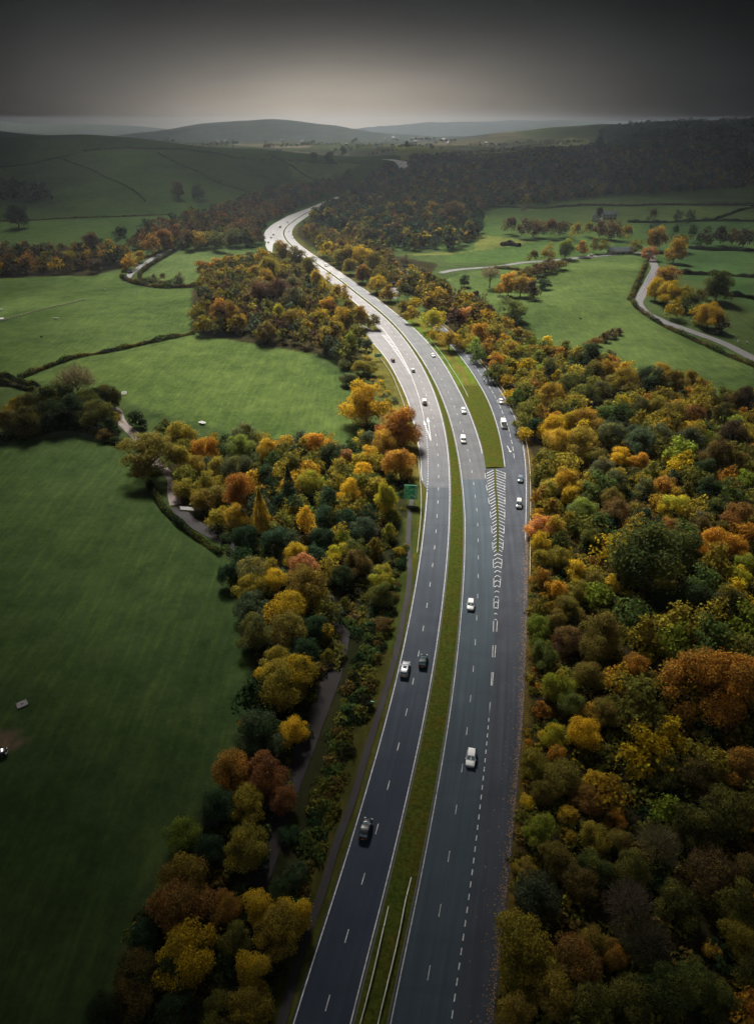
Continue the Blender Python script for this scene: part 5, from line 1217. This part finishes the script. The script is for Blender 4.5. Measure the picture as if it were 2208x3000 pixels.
for k in range(12):
    mb = MB(); a = k*math.pi/6; mb.tube([(math.cos(a), math.sin(a), 0), (math.cos(a), math.sin(a), 1.0)], .035, 5); mb.build('upright', WHT, root)
p = at(592.5, 1239, .5); root = empty('field_cart', (p[0], p[1], H(p[0], p[1])), R(-35)); tag(root, 'pale open-framed cart standing in the middle pasture above the copse', 'cart')
mb = MB()
for y in (-.7, .7): mb.box((0, y, .75), (1.3, .07, .07))
for x in (-1.2, -.4, .4, 1.2): mb.box((x, 0, .76), (.07, .63, .055))
mb.build('frame', WHT, root)
mb = MB(); mb.box((0, 0, .66), (1.2, .62, .03)); mb.build('deck', GREYT, root)
for y in (-.85, .85): mb = MB(); mb.tube([(0, y-.09, .32), (0, y+.09, .32)], .32, 14); mb.build('wheel', TYRE, root)
mb = MB(); mb.tube([(1.3, 0, .72), (2.2, 0, .5)], .05, 6); mb.build('drawbar', WHT, root)
p = at(7, 936, .6); root = empty('livestock_trailer', (p[0], p[1], H(p[0], p[1])), R(15)); tag(root, 'white livestock trailer with arched hoop at the left edge', 'trailer')
mb = MB(); mb.box((-.6, 0, .95), (1.5, .8, .45), 0, .94); mb.build('box', WHT, root)
mb = MB(); mb.tube([(1.0+.0*a, .7*math.cos(a), .6+1.0*math.sin(a)) for a in np.linspace(0, math.pi, 12)], .06, 6); mb.build('hoop', WHT, root)
for y in (-.85, .85): mb = MB(); mb.tube([(-.6, y-.08, .32), (-.6, y+.08, .32)], .32, 14); mb.build('wheel', TYRE, root)
mb = MB(); mb.tube([(.9, 0, .55), (2.4, 0, .5)], .06, 6); mb.build('drawbar', GREYT, root)
p = at(65, 2062, .3); root = empty('stone_slab', (p[0], p[1], H(p[0], p[1])+.04), R(38)); tag(root, 'square grey slab with a dark hatch in the dark field', 'slab')
mb = MB(); mb.box((0, 0, .1), (1.05, .95, .16), 0, .97); mb.build('slab', GREYT, root)
mb = MB(); mb.box((.05, 0, .285), (.26, .2, .025)); mb.build('hatch', DARK, root)
for x, y in ((-.93, -.83), (.93, -.83), (.93, .83), (-.93, .83)): mb = MB(); mb.box((x, y, .33), (.08, .08, .08)); mb.build('corner_block', plain('corner_concrete', (.20, .20, .19), .8) if x < 0 and y < 0 else bpy.data.materials['corner_concrete'], root)
p = at(548, 1489, .8); root = empty('field_gate', (p[0], p[1], H(p[0], p[1])), R(-8)); tag(root, 'pale bar gate across the track beside the large left field', 'gate')
for z in (.3, .6, .9, 1.2): mb = MB(); mb.box((0, 0, z), (2.3, .045, .06)); mb.build('bar', WHT, root)
for x in (-2.36, 2.36): mb = MB(); mb.box((x, 0, .7), (.09, .09, .75)); mb.build('post', GREYT, root)

# ------------------------------------------------------------------ houses
RW = plain('white_render', (.72, .72, .70), .8, var=.06); SL = plain('slate', (.13, .15, .17), .6, var=.2); ST_ = plain('stone_wall', (.30, .28, .26), .85, var=.2); WIN = GLASS
def house(nx, ny, label, Lh, Wh, Hh, yaw, wall=RW, roof=SL, wing=False, name='house', lift=1.5):
    p = at(nx, ny, lift); root = empty(name, (p[0], p[1], H(p[0], p[1])-.3), yaw); tag(root, label, 'house')
    l, w = Lh/2, Wh/2; rh = Wh*.42
    mb = MB(); mb.add([(-l, -w, 0), (l, -w, 0), (l, w, 0), (-l, w, 0), (-l, -w, Hh), (l, -w, Hh), (l, w, Hh), (-l, w, Hh), (-l, 0, Hh+rh), (l, 0, Hh+rh)],
        [(0, 1, 5, 4), (2, 3, 7, 6), (1, 2, 6, 9, 5), (3, 0, 4, 8, 7), (3, 2, 1, 0)]); mb.build('wall', wall, root)
    mb = MB(); e = .35
    for s in (-1, 1):
        a = [(-l-e, s*(w+e), Hh-e*.84), (l+e, s*(w+e), Hh-e*.84), (l+e, 0, Hh+rh), (-l-e, 0, Hh+rh)]; b = [(x, y, z+.18) for x, y, z in a]
        if s > 0: a, b = a[::-1], b[::-1]
        mb.add(b+a, [(0, 1, 2, 3), (7, 6, 5, 4), (0, 4, 5, 1), (1, 5, 6, 2), (2, 6, 7, 3), (3, 7, 4, 0)])
    ro = mb.build('roof', roof, root)
    for x in (-l*.75, l*.75): mb = MB(); mb.box((x, 0, Hh+rh+.4), (.4, .35, .8)); mb.build('chimney', wall, ro)
    for fl in range(2 if Hh > 4 else 1):
        for x in np.linspace(-l*.7, l*.7, 4 if Lh > 9 else 3):
            for s in (-1, 1): mb = MB(); mb.box((x, s*(w+.01), 1.5+fl*2.6), (.5, .05, .6)); mb.build('window', WIN, root)
    mb = MB(); mb.box((l*.12, -w-.02, 1.0), (.5, .05, 1.0)); mb.build('door', DARK, root)
    return root
house(1744, 642, 'white gabled house left of the pair beside the dark tree', 11, 8, 6, R(70))
house(1780, 637, 'long white house with slate roof right of the dark tree', 18, 8, 5.5, R(8))
house(1293, 609, 'white gabled house alone among the middle woods', 9, 8, 7, R(80))
house(1815, 739, 'long low grey stone building behind the right pasture', 22, 7, 3.2, R(3), ST_, SL, name='barn')
vill = [(1265, 434, 'white house on the far knoll'), (1290, 437, 'pale house right of the white house on the far knoll'), (1405, 413, 'first far white house of the row below the right hills'), (1424, 421, 'second far white house of the row below the right hills'), (1440, 432, 'third far white house below the right hills'), (1468, 430, 'farthest right white house of the row below the hills'), (1380, 425, 'leftmost small white house of the row below the hills'), (1640, 424, 'tiny white house among the dark trees on the far right')]
for i, (x, y, lab) in enumerate(vill): house(x, y, lab, 12, 8, 5.5, R(20+i*35), RW if i % 3 else ST_, SL)

hr_ = np.random.default_rng(3)
nh_ = 0
while nh_ < 24:
    hx_, hy_ = float(hr_.uniform(300, 1520)), float(hr_.uniform(394, 436))
    g0 = at(hx_, hy_)
    if not (2400 < g0[1] < 5600) or H(g0[0], g0[1]) > 60: continue
    nh_ += 1
    house(hx_, hy_, 'tiny pale house scattered in the misty far valley', 15, 10, 6.5, float(hr_.uniform(0, 3)), RW, SL)
for o in list(COL.objects):
    if o.get('label') == 'tiny pale house scattered in the misty far valley': o['group'] = 'houses scattered over the far valley'

# ------------------------------------------------------------------ sky, added shade cloud, haze, light, camera
SUN_AZ, SUN_EL = R(-14), R(46)
SDIR = np.array([math.sin(SUN_AZ)*math.cos(SUN_EL), math.cos(SUN_AZ)*math.cos(SUN_EL), math.sin(SUN_EL)])
EXPO = 2.4
DECK = 760.0
def light_map(x, y):
    """share of the sun the added shade cloud lets through, on the ground plan"""
    w_ = 42+.58*np.clip(y, 0, 900)+.22*np.clip(y-900, 0, 6000)
    lat = np.exp(-np.abs((x-.02*y)/w_)**2.2)
    lon = np.interp(y, [-100, 20, 70, 130, 200, 330, 650, 820, 1000, 1300, 2200, 2700, 3200, 3800, 5500], [.0, .09, .27, .55, .86, 1, 1, .7, .34, .2, .16, .35, .7, 1, 1])
    return np.clip(.05+.95*lat*lon, .06, 1)
bx, by, cell = [], [], 62.0
ga = np.stack(np.meshgrid(np.arange(-1100, 1100, cell), np.arange(-260, 1500, cell), [cell]), -1).reshape(-1, 3)
gb = np.stack(np.meshgrid(np.arange(-4200, 4200, 120.0), np.arange(-260, 6000, 120.0), [120.0]), -1).reshape(-1, 3)
gb = gb[(np.abs(gb[:, 0]) > 1100) | (gb[:, 1] > 1500)]
ga = np.concatenate([ga, gb]); cells = ga[:, 2]
gx_ = ga[:, 0]+rng.uniform(-.45, .45, len(ga))*cells; gy_ = ga[:, 1]+rng.uniform(-.45, .45, len(ga))*cells
T = light_map(gx_, gy_)
ico = MB()
import bmesh
bm = bmesh.new(); bmesh.ops.create_icosphere(bm, subdivisions=2, radius=1.0)
iv = np.array([v.co[:] for v in bm.verts]); fi = np.array([[v.index for v in f.verts] for f in bm.faces]); bm.free()
CV, CF = [], []; nblob = 0
for x, y, tt, cell in zip(gx_, gy_, T, cells):
    # blob radius chosen so that the covered share of its cell is 1 - tt
    r_ = cell*math.sqrt(min(2.6, -math.log(max(tt, .06))/math.pi*1.0)) if tt < .985 else 0
    if r_ < 4: continue
    q = np.array([x, y, 0])+SDIR*(np.interp(y, [-100, 350, 900, 1500, 2600], [380, 400, 620, 860, 1200])/SDIR[2])
    if math.hypot(q[0], q[1])*math.tan(R(8.6)) > q[2]-CAMH-30: continue
    lump = 1+.18*np.sin(iv[:, 0]*3+x)+.15*np.sin(iv[:, 1]*4+y)
    CV.append(iv*lump[:, None]*np.array([r_, r_, r_*.32])+q+np.array([0, 0, rng.uniform(-15, 25)])); CF.append(fi+nblob*len(iv)); nblob += 1
mc = M_('shade_cloud_grey'); t = NT(mc)
d1 = t.n('ShaderNodeBsdfDiffuse'); d1.inputs['Color'].default_value = (.55, .56, .58, 1)
t.out(d1)
cm = mesh_np('added_shade_cloud', np.concatenate(CV), np.concatenate(CF), mc, True)  # unseen cloud blobs, added to darken the ground around the lit middle
tag(link(bpy.data.objects.new('added_shade_cloud', cm)), 'broken grey cloud drifting above the valley', 'cloud', kind='stuff')
print('cloud blobs', nblob)

world = bpy.data.worlds.new('World'); SC.world = world; world.use_nodes = True
wt = world.node_tree; wt.nodes.clear()
class W(NT):
    def __init__(s, tree): s.t = tree
t = W(wt)
BG = .1
gen = t.n('ShaderNodeTexCoord').outputs['Generated']
sx = t.n('ShaderNodeSeparateXYZ'); wt.links.new(gen, sx.inputs[0])
el = t.math('ABSOLUTE', t.math('ARCSINE', sx.outputs['Z']))
az = t.math('ARCTAN2', sx.outputs['X'], sx.outputs['Y'])
az0 = t.math('ADD', az, R(3.5))
nz = t.noise(gen, 3.2, 5, .6)
mpw = t.n('ShaderNodeMapping'); wt.links.new(gen, mpw.inputs['Vector']); mpw.inputs['Scale'].default_value = (1, 1, 5.0)
nz2 = t.noise(mpw.outputs[0], 2.6, 5, .6)
wob = t.math('MULTIPLY', t.math('SUBTRACT', nz2.outputs[0], .5), R(2.2))
e1 = t.math('DIVIDE', t.math('ADD', el, wob), R(3.35)); a1_ = t.math('DIVIDE', az0, R(13.5))
glow = t.math('EXPONENT', t.math('MULTIPLY', t.math('ADD', t.math('POWER', t.math('ABSOLUTE', e1), 1.7), t.math('MULTIPLY', a1_, a1_)), -1.0))
hib = t.n('ShaderNodeMapRange'); hib.interpolation_type = 'SMOOTHSTEP'; wt.links.new(el.outputs[0], hib.inputs[0])
for i, v in ((1, R(9.5)), (2, R(30)), (3, 0.0), (4, 1.0)): hib.inputs[i].default_value = v
K = 1/(2**EXPO*BG)
dark = t.mix(t.ramp(nz2, .3, .7), (.0012*K, .0012*K, .0015*K), (.0055*K, .0055*K, .0060*K))
c1 = t.mix(glow, c2(dark), (.64*K, .553*K, .45*K))
c3 = t.mix(hib, c2(c1), c2(t.mix(t.ramp(nz, .3, .7), (.14*K, .148*K, .158*K), (.225*K, .23*K, .242*K))))
sky = t.n('ShaderNodeTexSky', sky_type='NISHITA', sun_disc=False, sun_elevation=SUN_EL, sun_rotation=SUN_AZ, air_density=1.5, dust_density=4.0)
cov = t.mix(0.9995, sky, c2(c3))
bg = t.n('ShaderNodeBackground'); wt.links.new(c2(cov), bg.inputs['Color']); bg.inputs['Strength'].default_value = BG
ow = t.n('ShaderNodeOutputWorld'); wt.links.new(bg.outputs[0], ow.inputs['Surface'])

sl = bpy.data.lights.new('sun', 'SUN'); sl.energy = 2.75; sl.angle = R(14); sl.color = (1.0, .95, .87)
so = bpy.data.objects.new('sun', sl); COL.objects.link(so)
from mathutils import Vector
so.rotation_euler = Vector(-SDIR).to_track_quat('-Z', 'Y').to_euler(); so.location = (0, 0, 400)

mb = MB(); mb.box((0, 3460, 92), (6600, 3600, 96))
mv_ = M_('valley_haze'); mv_.use_nodes = True; mv_.node_tree.nodes.clear()
pv = mv_.node_tree.nodes.new('ShaderNodeVolumePrincipled'); pv.inputs['Color'].default_value = (.44, .50, .57, 1); pv.inputs['Density'].default_value = HAZE; pv.inputs['Anisotropy'].default_value = .1
ov = mv_.node_tree.nodes.new('ShaderNodeOutputMaterial'); mv_.node_tree.links.new(pv.outputs[0], ov.inputs['Volume'])
tag(mb.build('haze', mv_), 'thin grey haze filling the valley', 'haze', kind='stuff')

cam = bpy.data.cameras.new('camera'); co_ = bpy.data.objects.new('camera', cam); COL.objects.link(co_)
co_.location = (0, 0, CAMH); co_.rotation_euler = (R(90)-TILT, 0, 0)
cam.sensor_fit = 'VERTICAL'; cam.angle = 2*math.atan(1500/FPX); cam.clip_start = 1; cam.clip_end = 30000
SC.camera = co_
SC.view_settings.view_transform = 'Standard'; SC.view_settings.look = 'None'; SC.view_settings.exposure = EXPO; SC.view_settings.gamma = 1
SC.render.engine = 'CYCLES'
cy = SC.cycles
cy.use_denoising = True; cy.max_bounces = 5; cy.diffuse_bounces = 3; cy.glossy_bounces = 2; cy.transmission_bounces = 3; cy.volume_bounces = 0; cy.transparent_max_bounces = 4
cy.use_adaptive_sampling = True; cy.adaptive_threshold = .02
